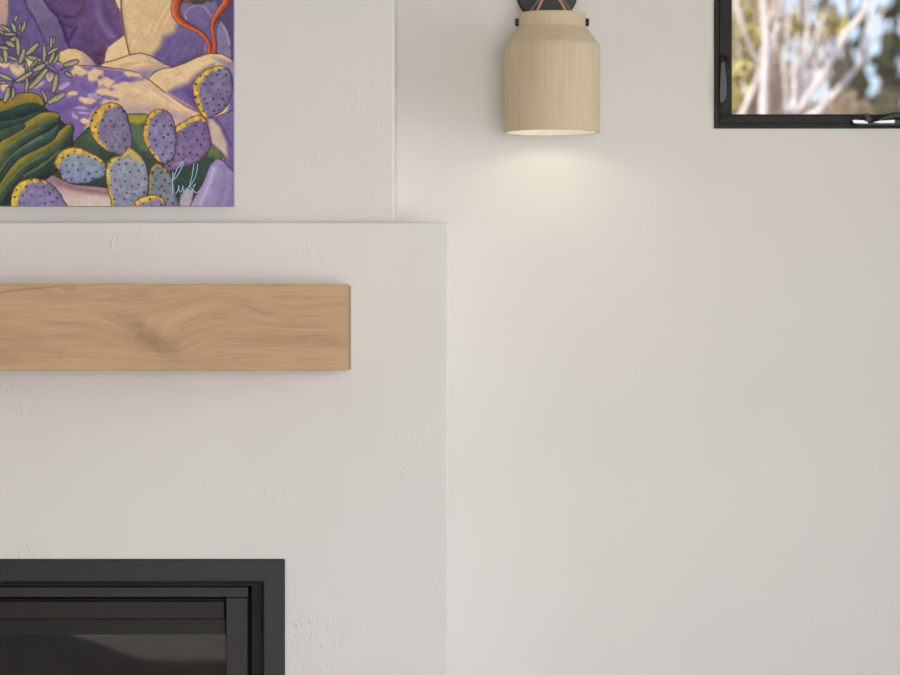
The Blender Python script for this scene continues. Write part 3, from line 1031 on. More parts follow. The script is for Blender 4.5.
    A.poly([(122, 106), (150, 106), (180, 112), (200, 118), (200, 124), (125, 116)], (176, 150, 160), 3, None, smooth=False, op=.75)
    ap = (216, 184, 146)
    for b in [(95, 75, 8, 4.6, -.6), (132, 75.5, 9, 3.2, .25), (108, 83, 9, 5, -.3), (118, 86, 12, 3.6, -.1), (103, 92, 9, 3.4, -.1), (116, 93, 10, 4, -.15), (87, 100.5, 8, 2.8, .15), (72, 93, 5.5, 3, -.3), (79, 72, 8, 5, .2), (84, 121, 5, 3, .4), (16, 68, 7, 6, .3), (28, 62, 6, 5, 0), (4, 65, 5, 3, 0), (22, 72, 6, 4, .5), (5, 88, 4, 5, 0), (70, 64, 8, 3, 0), (50, 76, 5, 4, .3)]:
        A.blob(*b[:4], ap, b[4], .5)
    for b in [(82, 108, 6, 1.7, .1), (84, 113, 9, 1.3, .1), (76, 117, 4, 2, .8), (64, 86, 8, 2, -.5), (40, 84, 7, 2, -.5), (94, 96, 8, 1.6, .2)]:
        A.blob(*b[:4], (184, 166, 192), b[4], .6, .8)
    for b in [(96, 106, 9, 2.0, -.2), (72, 104, 8, 3, -.2), (60, 108, 10, 5, -.4), (88, 89, 8, 3, .3), (110, 98, 8, 1.8, .2), (128, 79, 10, 2, -.1), (112, 78, 4, 2, .6)]:
        A.blob(*b[:4], (112, 88, 166), b[4], .7, .8)
    A.poly([(57, 59), (60, 51.5), (68, 48.4), (76, 48.8), (84, 52), (92, 59), (98, 66), (80, 65.4), (62, 63.6)], (216, 182, 130), .5, ln, .6, False, (138, 120, 162), (1, -.2), (66, 84))
    # dark green growth behind the pads
    A.poly([(66, 150), (78, 138), (88, 128), (104, 118), (120, 114), (146, 114), (160, 122), (200, 134), (213, 143), (221, 150), (222, 162), (206, 186), (192, 208), (40, 208), (52, 176)], (72, 88, 62), .7, (40, 48, 46), .8, False, (50, 64, 60))
    A.poly([(122, 114.5), (147, 114.5), (147, 121), (138, 125), (126, 122)], (152, 150, 44), 2, None, smooth=False)
    A.poly([(72, 148), (84, 134), (92, 128), (98, 140), (108, 152), (112, 160), (96, 156), (80, 150)], (84, 104, 74), 2, None, smooth=False, col2=(56, 72, 66))
    A.poly([(128, 126), (142, 124), (146, 138), (150, 152), (140, 150), (134, 140)], (82, 108, 84), 2, None, smooth=False)
    A.poly([(209, 142), (216, 146), (222, 155), (221, 162), (208, 158)], (96, 110, 66), 1.5, None, smooth=False)
    A.poly([(176, 172), (200, 160), (214, 156), (204, 180), (188, 186)], (56, 74, 66), 2, None, smooth=False)
    # right edge: strip of pale rock, purple wall and the lavender mound
    A.poly([(204, 116), (214, 118), (238, 108), (238, 180), (226, 168), (222, 152), (210, 142)], (122, 102, 158), .8, (80, 58, 92), .7, False, (104, 86, 142), (0, 1))
    A.poly([(208, 118), (213, 120), (220, 128), (226, 142), (228, 158), (222, 152), (211, 142)], (190, 168, 152), 1.6, None, smooth=False)
    A.stroke([(215, 118), (223, 128), (231, 146)], 1, [(94, 72, 120)], soft=1.2)
    A.poly([(178, 210), (181, 195), (186, 188), (194, 190), (190, 210)], (172, 156, 176), 1.2, None, smooth=False)
    A.poly([(188, 210), (195, 196), (203, 183), (210, 166), (216, 158.5), (222, 160), (230, 168), (238, 176), (238, 215)], (166, 150, 194), .6, (70, 54, 86), .7, False, (128, 114, 166), (1, .35), (255, 300))
    A.stroke([(214, 168), (208, 186), (200, 204)], 3, [(160, 144, 190), (182, 168, 206), (158, 142, 190)], soft=3)
    A.stroke([(227, 174), (226, 190), (220, 206)], 2.5, [(148, 138, 186), (122, 112, 164)], soft=3)
    # pinkish path between the leaves and the pads
    A.poly([(38, 184), (52, 174), (62, 180), (76, 185), (92, 186), (108, 188), (118, 210), (60, 210)], (150, 118, 140), .8, (70, 48, 66), .7, False, (200, 180, 170), (0, 1), (178, 200))
    A.stroke([(58, 182), (74, 188), (92, 191), (108, 193)], 2.2, [(146, 104, 110)], soft=2.5)
    # big fleshy leaves, left
    dk = (34, 46, 42)
    A.poly([(-8, 100), (20, 98), (45, 108), (62, 122), (73, 132), (72, 146), (60, 160), (50, 176), (40, 184), (10, 208), (-8, 208)], (46, 62, 56), .6, dk, .8, False)
    leaf = [(158, 138, 44), (140, 128, 50), (98, 104, 56), (66, 86, 70), (44, 66, 66)]
    lf2 = [(128, 122, 52), (98, 106, 60), (66, 88, 72), (48, 70, 72)]
    A.stroke([(-6, 124), (14, 121), (32, 115), (42, 106)], [6, 6, 5, 2], [(88, 104, 72), (56, 80, 74), (40, 62, 60)], dk, .8, .7)
    A.stroke([(-6, 115), (14, 112), (30, 108), (43, 103)], [7, 7, 6, 3], [(70, 92, 72), (44, 70, 68), (36, 56, 56)], dk, .6, .7)
    A.stroke([(-6, 109), (10, 103), (24, 98.5), (36, 99), (42, 104)], [5.5, 6, 6, 5, 2], [(168, 136, 40), (150, 124, 44), (104, 104, 54)], dk, .7, .8)
    A.stroke([(-6, 206), (8, 190), (24, 178), (46, 168), (62, 154), (70, 142)], [8, 8, 8, 9, 8, 3], [(66, 86, 76), (52, 74, 72), (46, 62, 52), (40, 52, 44)], dk, .8, .8)
    A.stroke([(-8, 204), (4, 186), (18, 169), (34, 157), (52, 147), (64, 136), (69, 129)], [8, 8, 8, 8, 8, 7, 5], leaf, dk, .8, .8)
    A.stroke([(-8, 184), (6, 164), (18, 152), (34, 144), (50, 136), (58, 126)], [6, 6, 6, 6, 5, 2], [(84, 104, 92), (60, 86, 86), (44, 64, 64)], dk, .8, .8)
    A.stroke([(-8, 172), (3, 153), (14, 141), (28, 131), (44, 121), (54, 118)], [9, 9, 9, 9, 9, 6], leaf, dk, .9, .8)
    A.stroke([(-6, 138), (8, 132), (22, 126)], [5, 5, 3], [(74, 92, 64), (54, 76, 70)], dk, .6, .7)
    for P in ([(-4, 178), (8, 160), (22, 148), (42, 137)], [(-4, 198), (8, 182), (24, 166), (44, 155)], [(4, 150), (20, 138), (40, 128)], [(24, 176), (44, 164), (60, 150)]):
        A.stroke(P, .6, [(120, 126, 84)], soft=1.0)
    # finger-leaved bush
    for bx, by, br in [(6, 40, 8), (22, 40, 7), (14, 56, 10), (40, 58, 8), (30, 78, 8), (12, 92, 7), (50, 70, 8), (50, 92, 6), (20, 28, 6)]:
        A.blob(bx, by, br, br * .7, (84, 76, 116), .4, .9, .55)
    fc = [(104, 104, 84), (166, 164, 126), (150, 149, 108)]
    fo = (66, 58, 78)
    stems = [[(17, 34), (18, 46), (24, 58), (26, 72)], [(44, 62), (40, 72), (26, 82), (14, 80)], [(14, 80), (9, 92)], [(46, 66), (56, 74)], [(60, 70), (68, 66)], [(26, 62), (27, 82)]]
    for S in stems:
        A.stroke(S, .9, [(84, 74, 84)], soft=.6)
    for x1, y1, x2, y2, w in [(16.5, 16, 14.5, 21, 1.5), (12, 24, 15, 31, 2.2), (2, 26, 10, 31.5, 1.9), (3, 34, 15, 34.3, 1.7), (25, 22, 22, 31, 2.0), (20, 24, 19, 30, 1.2), (0, 31, 3, 34, 1.5),
                              (11, 40, 16, 37.5, 2.6), (7, 42, 13.5, 46, 2.8), (17.5, 39, 18.2, 54, 2.3), (4.5, 49, 6, 61, 2.6), (-1, 47, 8, 48.5, 1.8), (24, 50.5, 20, 62.5, 2.6), (37.5, 44.5, 27, 54, 2.8), (29, 57, 39.5, 60, 2.6),
                              (44, 47, 44, 60.5, 2.0), (51, 38, 51, 47, 1.8), (54, 38, 53, 44, 1.2), (57, 48.5, 48.5, 53.5, 2.0), (54, 53, 49.5, 62.5, 2.1), (58, 55.5, 54, 63, 1.8), (65, 65, 77, 61.5, 2.7), (9, 57, 16.5, 60, 1.6),
                              (-2, 74, 11, 79.5, 2.2), (17, 81, 31, 72.5, 2.4), (34, 70, 43.5, 65, 2.8), (30, 87.5, 46, 70, 2.9), (56.5, 76, 53.5, 91, 2.9), (27, 79, 26, 91, 1.9), (8.5, 89, 5, 101, 2.8), (13.5, 89, 12.5, 98, 1.8),
                              (42, 90.5, 46.5, 101, 1.6), (49.5, 102, 63.5, 94, 3.2), (66, 73, 71, 76, 2.0), (31, 67, 37, 60, 1.4), (24.5, 62, 27, 71, 1.2), (0, 82, 6, 83, 1.5), (0, 56, 2, 62, 1.6)]:
        mx, my = (x1 + x2) / 2, (y1 + y2) / 2
        A.stroke([(x1, y1), (mx + .5, my), (x2, y2)], [w * .7, w * 1.1, w * .7], fc, fo, .8, .5)
    A.stroke([(48, 66), (52, 68), (57, 72)], [1.4, 2, 1.2], [(120, 106, 138)], (78, 62, 100), .6)
    # a ribbed column cactus beyond the left edge of the frame
    A.stroke([(-23, 112), (-22, 30), (-23, -78)], [15, 15.5, 11], [(150, 138, 60), (84, 104, 70), (126, 124, 62), (66, 88, 72), (92, 104, 64), (46, 66, 64)], dk, .9, .8)
    # prickly pear pads, far ones first
    A.pad([(195, 101), (193, 90), (194, 82), (199, 75), (208, 69), (219, 66), (226, 68), (230.5, 73), (232.5, 85), (231, 98), (226, 107), (216, 115), (207.5, 118.5), (202, 115), (198, 108)], (120, 112, 152), 11, 6.5, (-.9, -.35), body2=(124, 106, 148))
    A.pad([(175, 136), (176, 127), (186, 120.5), (198, 115), (205, 120), (209, 132), (211, 143), (208, 152), (200, 160), (190, 165), (178, 169), (169, 172), (163, 166), (170, 160), (175, 148)], (116, 104, 150), 12, 5.0, (-.32, -.95), body2=(134, 108, 152))
    A.pad([(143, 133), (147, 119), (152, 112), (160, 109.3), (168, 112), (174, 122), (176, 140), (174, 155), (170, 161), (164, 163), (157, 160), (149, 150), (144.5, 142)], (132, 118, 158), 13, 4.6, (-.95, -.3), body2=(134, 130, 172))
    A.pad([(90, 126), (92.5, 116), (99, 107.5), (109, 102.7), (118, 104), (126, 113), (130, 127), (132, 140), (130, 150), (124, 156), (115, 153.5), (103, 148), (93.5, 138)], (124, 118, 150), 14, 8, (-.92, -.4))
    A.pad([(54.5, 164), (57, 157), (63, 150.5), (72, 147.5), (82, 149), (92, 154), (102, 160), (106, 168), (104, 176), (95, 180), (86, 183.5), (72, 183.5), (63.5, 180), (60, 172)], (132, 148, 166), 15, 6.5, (-.5, -.86), body2=(126, 138, 176))
    A.pad([(149, 186), (150, 172), (153, 166), (157.5, 164), (164, 168), (171, 176), (176, 192), (178, 212), (150, 212)], (118, 134, 128), 16, 2.6, (-.6, -.8), (176, 180, 80), (118, 116, 150), 7.5)
    A.pad([(106, 172), (108, 163), (113, 157.5), (122, 155), (128, 148), (132, 149.5), (140, 156), (145.5, 163), (148, 175), (148, 188), (145, 200), (142, 212), (116, 212), (110, 197), (107, 184)], (140, 144, 160), 17, 4.4, (-.85, -.5), (190, 176, 80), (132, 136, 168))
    A.poly([(129, 149), (133, 150), (141, 157), (144, 164), (138, 161), (130, 158)], (178, 164, 84), 1.2, None, smooth=False)
    A.pad([(129, 214), (136, 201), (145, 196.5), (156, 195), (163, 198), (166, 206), (166, 216)], (126, 122, 150), 18, 4.5, (-.4, -.92))
    A.pad([(11, 208), (12, 195), (17, 185), (25, 180), (35, 178.5), (48, 182), (57, 190), (63, 199), (67, 212), (40, 218), (15, 216)], (136, 122, 164), 19, 7.5, (-.9, -.45), (208, 178, 60), (128, 122, 172))
    # brush grain over everything
    A.c += (vnoise(x + y * .6, y * 1.0 - x * .3, 1.7, 90)[:, None] - .5) * 13 + (vnoise(x, y, 6, 91)[:, None] - .5) * 11
    g = A.c @ np.array([.3, .59, .11])
    A.c = g[:, None] + (A.c - g[:, None]) * .84
    A.c = (A.c - 128) * 1.10 + 126
    return np.clip(A.c, 0, 255)


YP = Y_OV - .034
p_r, p_b = 233.6, 206.0
p_l, p_t = -372.0, -214.0
pt = thing('canvas_painting', 'colourful desert painting of prickly pear cacti and purple rocks above the mantel', 'painting',
           (at((p_l + p_r) / 2, 0, YP).x, Y_OV, at(0, p_b, YP).z))
gx = np.concatenate([np.linspace(p_l, -4, 260, endpoint=False), np.linspace(-4, p_r, 430)])
gy = np.concatenate([np.linspace(p_t, -4, 150, endpoint=False), np.linspace(-4, p_b, 380)])
GX, GY = np.meshgrid(gx, gy)
nx, ny = len(gx), len(gy)
px, py = GX.ravel(), GY.ravel()
D = YP - CAM.y
co = np.stack([(px - 450) / F * D + CAM.x, np.full(px.shape, YP), CAM.z - (py - 337.5) / F * D], 1) - np.array(pt.location)
ii = np.arange(nx * ny).reshape(ny, nx)
quads = np.stack([ii[:-1, :-1], ii[1:, :-1], ii[1:, 1:], ii[:-1, 1:]], -1).reshape(-1, 4)
me = bpy.data.meshes.new('painted_face')
me.vertices.add(len(co)); me.vertices.foreach_set('co', co.ravel())
me.loops.add(quads.size); me.loops.foreach_set('vertex_index', quads.ravel().astype(np.int32))
me.polygons.add(len(quads))
me.polygons.foreach_set('loop_start', np.arange(0, quads.size, 4, dtype=np.int32))
me.polygons.foreach_set('loop_total', np.full(len(quads), 4, dtype=np.int32))
me.update(calc_edges=True)
rgb = paint(px, py) / 255.0
rgb = np.where(rgb <= .04045, rgb / 12.92, ((rgb + .055) / 1.055) ** 2.4) / .78
att = me.color_attributes.new('pigment', 'FLOAT_COLOR', 'POINT')
att.data.foreach_set('color', np.concatenate([np.clip(rgb, 0, .95), np.ones((len(rgb), 1))], 1).ravel().astype(np.float32))
m, nt, b = new_mat('oil_paint')
ca = nt.nodes.new('ShaderNodeVertexColor'); ca.layer_name = 'pigment'
nt.links.new(ca.outputs['Color'], b.inputs['Base Color'])
b.inputs['Roughness'].default_value = .55
b.inputs['Specular IOR Level'].default_value = .25
wv = noise_tex(nt, nt.nodes.new('ShaderNodeNewGeometry').outputs['Position'], 500, 2)
bp = nt.nodes.new('ShaderNodeBump'); setin(bp, Strength=.12, Distance=.001)
nt.links.new(wv.outputs['Fac'], bp.inputs['Height']); nt.links.new(bp.outputs[0], b.inputs['Normal'])
link('painted_face', me, m, pt)
bm = bmesh.new()
a, c_ = at(p_l, p_t, YP), at(p_r, p_b, YP)
box(bm, a.x, c_.x, YP + .0006, Y_OV - .0005, c_.z, a.z)
obj('canvas_edge', bm, plain('canvas_side', alb(150, 140, 165), .7, nbump=.05), pt)
# painter's signature, strokes of pale blue paint
bm = bmesh.new()
for S, w in (([(172.8, 172), (172.6, 183), (172.8, 193.5)], .75), ([(172, 181.5), (176.7, 170), (181, 163.5), (183.5, 162), (181, 169), (177, 176), (173, 180)], .6),
             ([(176, 193.5), (178, 190), (178.8, 185.5), (179, 190.5), (180.5, 192), (182.2, 189.5), (182.7, 185.5), (183.2, 190), (184.5, 192)], .6),
             ([(186.5, 193), (189.5, 185), (192, 176), (193.6, 166), (194, 163.5)], .6), ([(185, 191.5), (190, 186), (195, 177.5), (197.2, 169), (197.4, 163.5)], .6),
             ([(189.5, 185.5), (192, 189), (195.5, 192.5), (199.5, 191.5)], .6), ([(192.5, 186), (195.5, 184), (193, 188.5), (191.5, 192.5)], .5)):
    pts = catmull(S, 6, False)
    prev = None
    for k, p in enumerate(pts):
        q = pts[min(k + 1, len(pts) - 1)] - pts[max(k - 1, 0)]
        q = q / (np.linalg.norm(q) + 1e-9)
        nrm = np.array([-q[1], q[0]]) * w * .72
        A_ = at(*(p + nrm), YP - .0003); B_ = at(*(p - nrm), YP - .0003); M_ = at(*p, YP - .0011)
        cur = [bm.verts.new(A_), bm.verts.new(M_), bm.verts.new(B_)]
        if prev:
            bm.faces.new((prev[0], prev[1], cur[1], cur[0])); bm.faces.new((prev[1], prev[2], cur[2], cur[1]))
        prev = cur
sg = obj('signature', bm, plain('pale_blue_paint', alb(140, 190, 208), .6, nbump=0), pt)
sg['label'] = 'pale blue handwritten signature'

# ---------------------------------------------------------------- outdoors
def ground_z(y):
    return -.25 + .10 * max(0, y - 1.5)


m_soil = plain('dry_soil', (.30, .22, .14, 1), .9, nscale=4, nbump=.3, vary=.4)
bm = bmesh.new()
N = 24
vv = [[bm.verts.new((-16 + 40 * i / N, .25 + 40 * j / N, ground_z(.25 + 40 * j / N) + (.12 * mnoise.noise((i * .7, j * .7, 0)) if j else 0))) for i in range(N + 1)] for j in range(N + 1)]
for j in range(N):
    for i in range(N):
        bm.faces.new((vv[j][i], vv[j][i + 1], vv[j + 1][i + 1], vv[j + 1][i]))
struct(obj('ground', bm, m_soil, smooth=True), 'dry sloping ground outside')


def bark(name, c):
    return plain(name, (*c, 1), .8, 0, .3, 14, .3, .18)


def leafmat(name, c, v=.55):
    m, nt, b = new_mat(name)
    oi = nt.nodes.new('ShaderNodeNewGeometry')
    n = noise_tex(nt, oi.outputs['Position'], 13, 3, .7)
    lo = tuple(k * (1 - v) for k in c); hi = tuple(min(.95, k * (1 + v)) for k in c)
    nt.links.new(ramp(nt, n.outputs['Fac'], [(.3, lo), (.7, hi)]), b.inputs['Base Color'])
    b.inputs['Roughness'].default_value = .6
    b.inputs['Specular IOR Level'].default_value = .2
    tr_ = nt.nodes.new('ShaderNodeBsdfTranslucent')
    tr_.inputs['Color'].default_value = (*hi, 1)
    mix = nt.nodes.new('ShaderNodeMixShader'); mix.inputs['Fac'].default_value = .3
    nt.links.new(b.outputs[0], mix.inputs[1]); nt.links.new(tr_.outputs[0], mix.inputs[2])
    nt.links.new(mix.outputs[0], nt.nodes['Material Output'].inputs['Surface'])
    return m


K_white = bark('pale_bark', (.66, .605, .555))
K_mauve = bark('dry_twig_bark', (.66, .52, .44))
K_tan = bark('tan_bark', (.60, .44, .32))
K_dark = bark('dark_bark', (.10, .075, .055))
L_yel = leafmat('yellow_leaves', (.56, .49, .21))
L_tan = leafmat('tan_leaves', (.68, .50, .36))
L_org = leafmat('orange_leaves', (.42, .32, .22))
L_grn = leafmat('dark_green_leaves', (.085, .10, .045))
L_olv = leafmat('olive_leaves', (.17, .16, .08))


def leaves(bm, c, rad, n, size):
    for _ in range(n):
        d = Vector((random.gauss(0, 1), random.gauss(0, 1), random.gauss(0, 1))).normalized() * random.random() ** .45
        p = Vector(c) + Vector((d.x * rad[0], d.y * rad[1], d.z * rad[2]))
        s = size * random.uniform(.6, 1.3)
        a = Vector((random.gauss(0, 1), random.gauss(0, 1), random.gauss(0, 1))).normalized()
        t = a.orthogonal().normalized()
        t = (Matrix.Rotation(random.uniform(0, 6.28), 3, a) @ t)
        u = a.cross(t)
        f = [bm.verts.new(q) for q in (p - t * s, p + u * s * .45 + a * s * .1, p + t * s, p - u * s * .45 + a * s * .1)]
        bm.faces.new(f)


def wobble(P, k, amp, seed):
    """densify a polyline and bend it a little"""
    P = catmull([tuple(p) for p in P], k, False)
    r = random.Random(seed)
    return [Vector(p) + Vector((r.uniform(-amp, amp), r.uniform(-amp, amp), 0)) for p in P]


def twigs(bm, base, n, length, r0, spread, seed, up=1.0, wig=.13, bs=.15, side=.25):
    r = random.Random(seed)
    for _ in range(n):
        b = Vector(base) + Vector((r.uniform(-bs, bs), r.uniform(-bs, bs), 0))
        d = Vector((r.gauss(0, spread), r.gauss(0, spread), up)).normalized()
        L = length * r.uniform(.6, 1.1)
        pts = [b]
        for k in range(5):
            d = (d + Vector((r.gauss(0, wig), r.gauss(0, wig * .6), r.gauss(0, .04)))).normalized()
            pts.append(pts[-1] + d * L / 5)
        tube(bm, pts, [r0 * (1 - .16 * k) for k in range(6)], 6)
        for k in (2, 3, 4):
            d2 = (d + Vector((r.gauss(0, .5), r.gauss(0, .5), .2))).normalized()
            e = pts[k] + d2 * L * side
            tube(bm, [pts[k], (pts[k] + e) / 2 + Vector((0, 0, .02)), e], [r0 * .45, r0 * .3, r0 * .15], 5)


def on_ground(x, y):
    return Vector((x, y, ground_z(y) - .02))


def pale_tree(label, Y, trunk, limbs, leaf_spots=(), leaf_mat=L_yel):
    """trunk: [(px, py, width px)] from the bottom up, continued down to the ground and up past the frame"""
    s = (Y - CAM.y) / F
    P = [at(a, b, Y) for a, b, w in trunk]
    base = on_ground(P[0].x - (P[1].x - P[0].x) * .8, Y)
    t = thing('bare_tree', label, 'tree', base, 'pale trunks outside the window')
    d = (P[-1] - P[-2]).normalized()
    tops = [P[-1] + d * .5 + Vector((.04, 0, 0)), P[-1] + d * 1.1]
    pts = [base, base.lerp(P[0], .5) + Vector((.03, .02, 0))] + P + tops
    rad = [trunk[0][2] * s * .8, trunk[0][2] * s * .62] + [w * s / 2 for a, b, w in trunk] + [trunk[-1][2] * s * .35, trunk[-1][2] * s * .12]
    dense = catmull([tuple(p) for p in pts], 4, False)
    rr = np.interp(np.linspace(0, 1, len(dense)), np.linspace(0, 1, len(rad)), rad)
    bm = bmesh.new(); tube(bm, dense, list(rr), 10)
    obj('trunk', bm, K_white, t, smooth=True)
    for k, L in enumerate(limbs):
        Q = [at(a, b, Y + .05 * math.sin(k * 2.1 + j)) for j, (a, b, w) in enumerate(L)]
        d = (Q[-1] - Q[-2]).normalized()
        Q.append(Q[-1] + d * .45); rad = [w * s / 2 for a, b, w in L] + [L[-1][2] * s * .12]
        dense = catmull([tuple(p) for p in Q], 4, False)
        rr = np.interp(np.linspace(0, 1, len(dense)), np.linspace(0, 1, len(rad)), rad)
        bm = bmesh.new(); tube(bm, dense, list(rr), 8)
        for q in range(4):                       # fine twigs
            i = random.randrange(len(dense) // 3, len(dense))
            e = Vector(dense[i]) + Vector((random.uniform(-.2, .2), random.uniform(-.2, .2), random.uniform(.1, .35)))
            tube(bm, [dense[i], Vector(dense[i]).lerp(e, .5) + Vector((.02, 0, .02)), e], [rr[i] * .4, rr[i] * .25, rr[i] * .1], 5)
        obj('branch', bm, K_white, t, smooth=True)
    if leaf_spots:
        bm = bmesh.new()
        for a, b, r, n in leaf_spots:
            leaves(bm, at(a, b, Y + .05), (r * s, r * s, r * s), n, .05)
        obj('foliage', bm, leaf_mat, t)
    return t


def shrub(name, label, cat, x, y, top, spread, bark_m, leaf_m, n_tw, n_lv, size, group, seed, crown=None, r0=.022, wig=.13):
    base = on_ground(x, y)
    t = thing(name, label, cat, base, group)
    bm = bmesh.new(); twigs(bm, base, n_tw, (top - base.z) * .86, r0, spread, seed, 1.0, wig, .11 if wig < .06 else .15, .13 if wig < .06 else .25)
    obj('stem', bm, bark_m, t, smooth=True)
    bm = bmesh.new()
    h_ = top - base.z
    for c, rad, n in (crown or [((x, y, base.z + h_ * .62), (h_ * .38, h_ * .34, h_ * .42), n_lv)]):
        leaves(bm, c, rad, n, size)
    obj('foliage', bm, leaf_m, t)
    return t


pale_tree('thick straight pale trunk outside the window, nearest its left side', 7.6,
          [(763, 150, 10), (763, 114, 9.5), (764, 80, 9), (766, 55, 8.6), (765, 25, 8), (763, -20, 7)],
          [[(767, 62, 6), (774, 38, 5.4), (780, 14, 5), (785, -10, 4.4)], [(762, 66, 4.6), (750, 48, 4.2), (743, 26, 4), (736, 4, 4), (730, -15, 3.4)]],
          [(752, 36, 14, 40), (738, 70, 12, 40)])
pale_tree('forked pale trunk outside, right of the thick straight one', 8.2,
          [(782, 150, 10), (791, 114, 9), (799, 88, 8), (804, 60, 7.4), (807, 30, 7), (805, 0, 6.5), (802, -25, 6)],
          [[(795, 100, 6), (794, 70, 5.5), (797, 40, 5), (800, 15, 4.6), (796, -15, 4)], [(786, 130, 5), (786, 90, 4), (784, 60, 3.4), (788, 30, 3)]],
          [(799, 24, 12, 70), (804, 6, 9, 20)])
pale_tree('leaning pale tree outside, towards the right of the window', 8.8,
          [(776, 150, 8), (800, 108, 7), (820, 80, 7), (836, 52, 7.5), (846, 34, 7), (862, 14, 6.5), (875, -15, 6)],
          [[(838, 48, 5), (842, 30, 4), (846, 8, 4), (843, -12, 3)], [(824, 74, 5), (812, 58, 3.6), (816, 40, 3), (822, 22, 3)]],
          [(836, 24, 10, 60), (826, 20, 7, 18)])
pale_tree('low slanting pale stem outside, above the window crank', 9.2,
          [(790, 150, 8), (822, 108, 7), (836, 92, 6), (850, 76, 6), (858, 64, 6), (862, 48, 5), (870, 20, 4)],
          [[(856, 66, 4), (868, 52, 3.4), (876, 30, 3)]], [])
pale_tree('slim pale sapling outside, low in the window corner', 8.4,
          [(730, 150, 6), (742, 114, 5.5), (752, 92, 5), (758, 74, 4), (764, 40, 3)], [[(748, 100, 3), (742, 80, 2.6), (740, 60, 2)]], [])

gB = 'brush outside the window'
for k, (px_, Y, top_py, lab, bk_, lf_, tw, lv) in enumerate([
        (726, 10.0, -60, 'yellow leaved bush outside at the left edge of the window', K_tan, L_yel, 26, 1500),
        (752, 10.9, -80, 'rusty tan thicket outside behind the straight pale trunk', K_mauve, L_tan, 50, 1100),
        (773, 11.8, -40, 'mauve bare twig thicket outside behind the forked pale trunk', K_mauve, L_tan, 30, 420),
        (806, 12.7, 100, 'low tan brush outside below the blue sky gap', K_tan, L_tan, 14, 500),
        (846, 13.6, 92, 'low orange brown bush outside behind the slanting pale stem', K_tan, L_org, 14, 420),
        (884, 14.5, 90, 'low olive brown bush outside above the crank handle', K_tan, L_olv, 14, 520)]):
    p = at(px_, top_py, Y)
    g = ground_z(Y)
    z0_, z1_ = at(0, 150, Y).z, p.z
    cr = [((p.x, Y, (z0_ + z1_) / 2), (.17 if k < 3 else .20, .3, (z1_ - z0_) / 2), lv), ((p.x, Y, (g + z0_) / 2 + .3), (.35, .3, .8), 400)]
    shrub('bush', lab, 'bush', p.x, Y, z1_ + (.15 if k < 3 else -.15), .035 if k < 3 else .06, bk_, lf_, tw, lv, .042, gB, 100 + k, cr, .018 if k in (1, 2) else .012, .05)

gT = 'evergreen trees behind the brush'
for k, (px_, Y, lab, blobs) in enumerate([
        (845, 16.0, 'dark green tree outside beyond the leaning pale tree', [(820, 36, 8, 130), (826, 6, 9, 60), (811, 62, 7, 70), (844, 100, 8, 70)]),
        (862, 17.6, 'dark tree outside with loose crown, right of the leaning pale tree', [(842, 24, 8, 90), (846, 70, 9, 200), (856, 84, 11, 220), (858, 44, 6, 60), (864, 108, 14, 200), (842, 104, 10, 140), (860, 16, 8, 70)]),
        (892, 19.2, 'bushy olive green tree outside at the right of the window', [(893, 46, 12, 260), (884, 66, 11, 180), (895, 86, 16, 340), (878, 106, 12, 180), (898, 8, 9, 70), (884, 12, 6, 40), (874, 60, 6, 50)]),
        (950, 20.8, 'dense green tree outside past the right of the frame', [(950, 20, 60, 900), (960, 90, 70, 900)]),
        (700, 22.4, 'brown green tree outside behind the yellow bush', [(700, 40, 60, 900), (740, 80, 50, 700), (758, 30, 36, 420), (762, 90, 34, 420)])]):
    s = (Y - CAM.y) / F
    c = at(px_, 60, Y)
    base = on_ground(c.x, Y)
    t = thing('evergreen_tree', lab, 'tree', base, gT)
    bm = bmesh.new()
    tube(bm, [base, base.lerp(c, .5) + Vector((.05, 0, 0)), c, c + Vector((.08, 0, 1.4))], [.07, .05, .03, .015], 10)
    obj('trunk', bm, K_dark, t, smooth=True)
    bm = bmesh.new(); lb = bmesh.new()
    for a, b, r, n in blobs:
        q = at(a, b, Y)
        leaves(bm, q, (r * s * 1.15, r * s * 1.3, r * s * 1.15), int(n * (.42 if 0 < k < 3 else .7)), .06)
        tube(lb, [c + Vector((0, 0, -.5)), (c + q) / 2 + Vector((0, .05, -.1)), q], [.035, .022, .008], 6)
    leaves(bm, c + Vector((0, .2, 2.2)), (.8, .6, .9), 900, .09)
    leaves(bm, base + Vector((0, .3, 1.0)), (.7, .5, .6), 500, .09)
    obj('foliage', bm, [L_grn, L_grn, L_olv, L_grn, L_tan][k], t)
    obj('branch', lb, K_dark, t, smooth=True)

# woodland farther back, too dense to tell one tree from the next
bm = bmesh.new()
for x, y, h_, r_ in [(-9, 27, 5.5, 2.2), (-6, 28.5, 6.5, 2.2), (-3.2, 26.5, 5.2, 2.0), (-.8, 28, 6.4, 2.0), (1.2, 30, 6.5, 1.7), (7.8, 28, 6.2, 1.9), (10.2, 30, 7, 2.2), (13, 28, 6, 2.2)]:
    g = ground_z(y)
    leaves(bm, (x, y, g + h_ * .55), (r_, 1.3, h_ * .5), 1500, .16)
o = obj('woodland', bm, L_olv)
o['kind'] = 'stuff'
tag(o, 'brown green woodland far behind the trees outside the window', 'woodland')

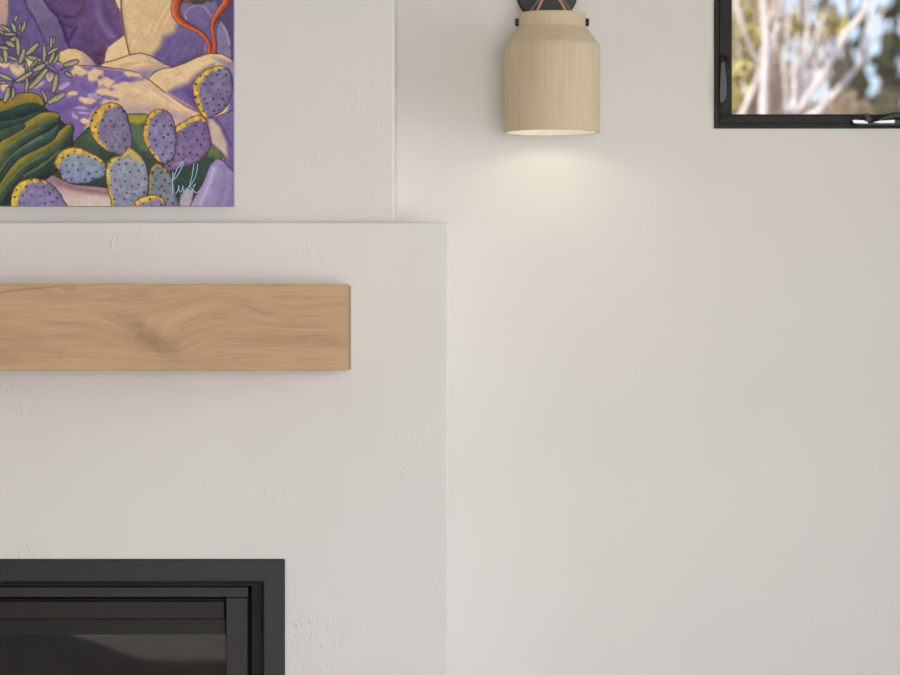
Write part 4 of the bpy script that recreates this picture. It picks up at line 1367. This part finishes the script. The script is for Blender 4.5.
# ------------------------------------------------------------------ light
w = bpy.data.worlds.new('sky'); bpy.context.scene.world = w
w.use_nodes = True
nt = w.node_tree
bg = nt.nodes['Background']
sky = nt.nodes.new('ShaderNodeTexSky')
sky.sky_type = 'NISHITA'
sky.sun_disc = False
sky.sun_elevation = math.radians(42)
sky.sun_rotation = math.radians(215)
sky.air_density = 1.0
sky.dust_density = .9
sky.ozone_density = 2.6
tint = nt.nodes.new('ShaderNodeMix')
tint.data_type = 'RGBA'
tint.blend_type = 'MULTIPLY'
tint.inputs['Factor'].default_value = 1
tint.inputs['B'].default_value = (1.03, .955, 1.03, 1)
nt.links.new(sky.outputs[0], tint.inputs['A'])
nt.links.new(tint.outputs['Result'], bg.inputs['Color'])
bg.inputs['Strength'].default_value = .205


def light(name, typ, loc, energy, col, rot=None, **kw):
    l = bpy.data.lights.new(name, typ)
    l.energy = energy; l.color = col
    for k, v in kw.items():
        setattr(l, k, v)
    o = bpy.data.objects.new(name, l)
    C.objects.link(o); o.location = loc
    if rot:
        o.rotation_euler = rot
    return o


d = Vector((.34, .80, -.62))
s_ = light('sun', 'SUN', (-6, -6, 12), 4.8, (1, .94, .86), d.to_track_quat('-Z', 'Y').to_euler(), angle=math.radians(1))
# daylight arriving through the two glazed openings
light('daylight_right_window', 'AREA', (XR + .19, (RW[0] + RW[1]) / 2, (RW[2] + RW[3]) / 2), 62, (.97, .985, 1.0), (0, math.radians(90), 0), shape='RECTANGLE', size=RW[3] - RW[2], size_y=RW[1] - RW[0], spread=math.radians(110))
light('daylight_rear_window', 'AREA', ((FW[0] + FW[1]) / 2, YF - .19, (FW[2] + FW[3]) / 2), 276, (1.0, .985, .965), (math.radians(90), 0, 0), shape='RECTANGLE', size=FW[1] - FW[0], size_y=FW[3] - FW[2])
light('sconce_lamp', 'POINT', (sx, YSC, zb - .115), .42, (1, .87, .68), shadow_soft_size=.025)

# ----------------------------------------------------------------- camera
cam = bpy.data.cameras.new('camera')
co_ = bpy.data.objects.new('camera', cam)
C.objects.link(co_)
co_.location = CAM
co_.rotation_euler = (math.radians(90), 0, 0)
cam.sensor_width = 36
cam.lens = F * 36 / 900
cam.dof.use_dof = True
cam.dof.focus_distance = 7.05
cam.dof.aperture_fstop = 3.6
sc = bpy.context.scene
sc.camera = co_
sc.view_settings.view_transform = 'Standard'
sc.view_settings.look = 'None'
sc.view_settings.gamma = 1
sc.view_settings.use_curve_mapping = False
sc.view_settings.exposure = 0.0
sc.cycles.use_denoising = True
sc.cycles.max_bounces = 10
sc.cycles.diffuse_bounces = 6
sc.cycles.transparent_max_bounces = 12
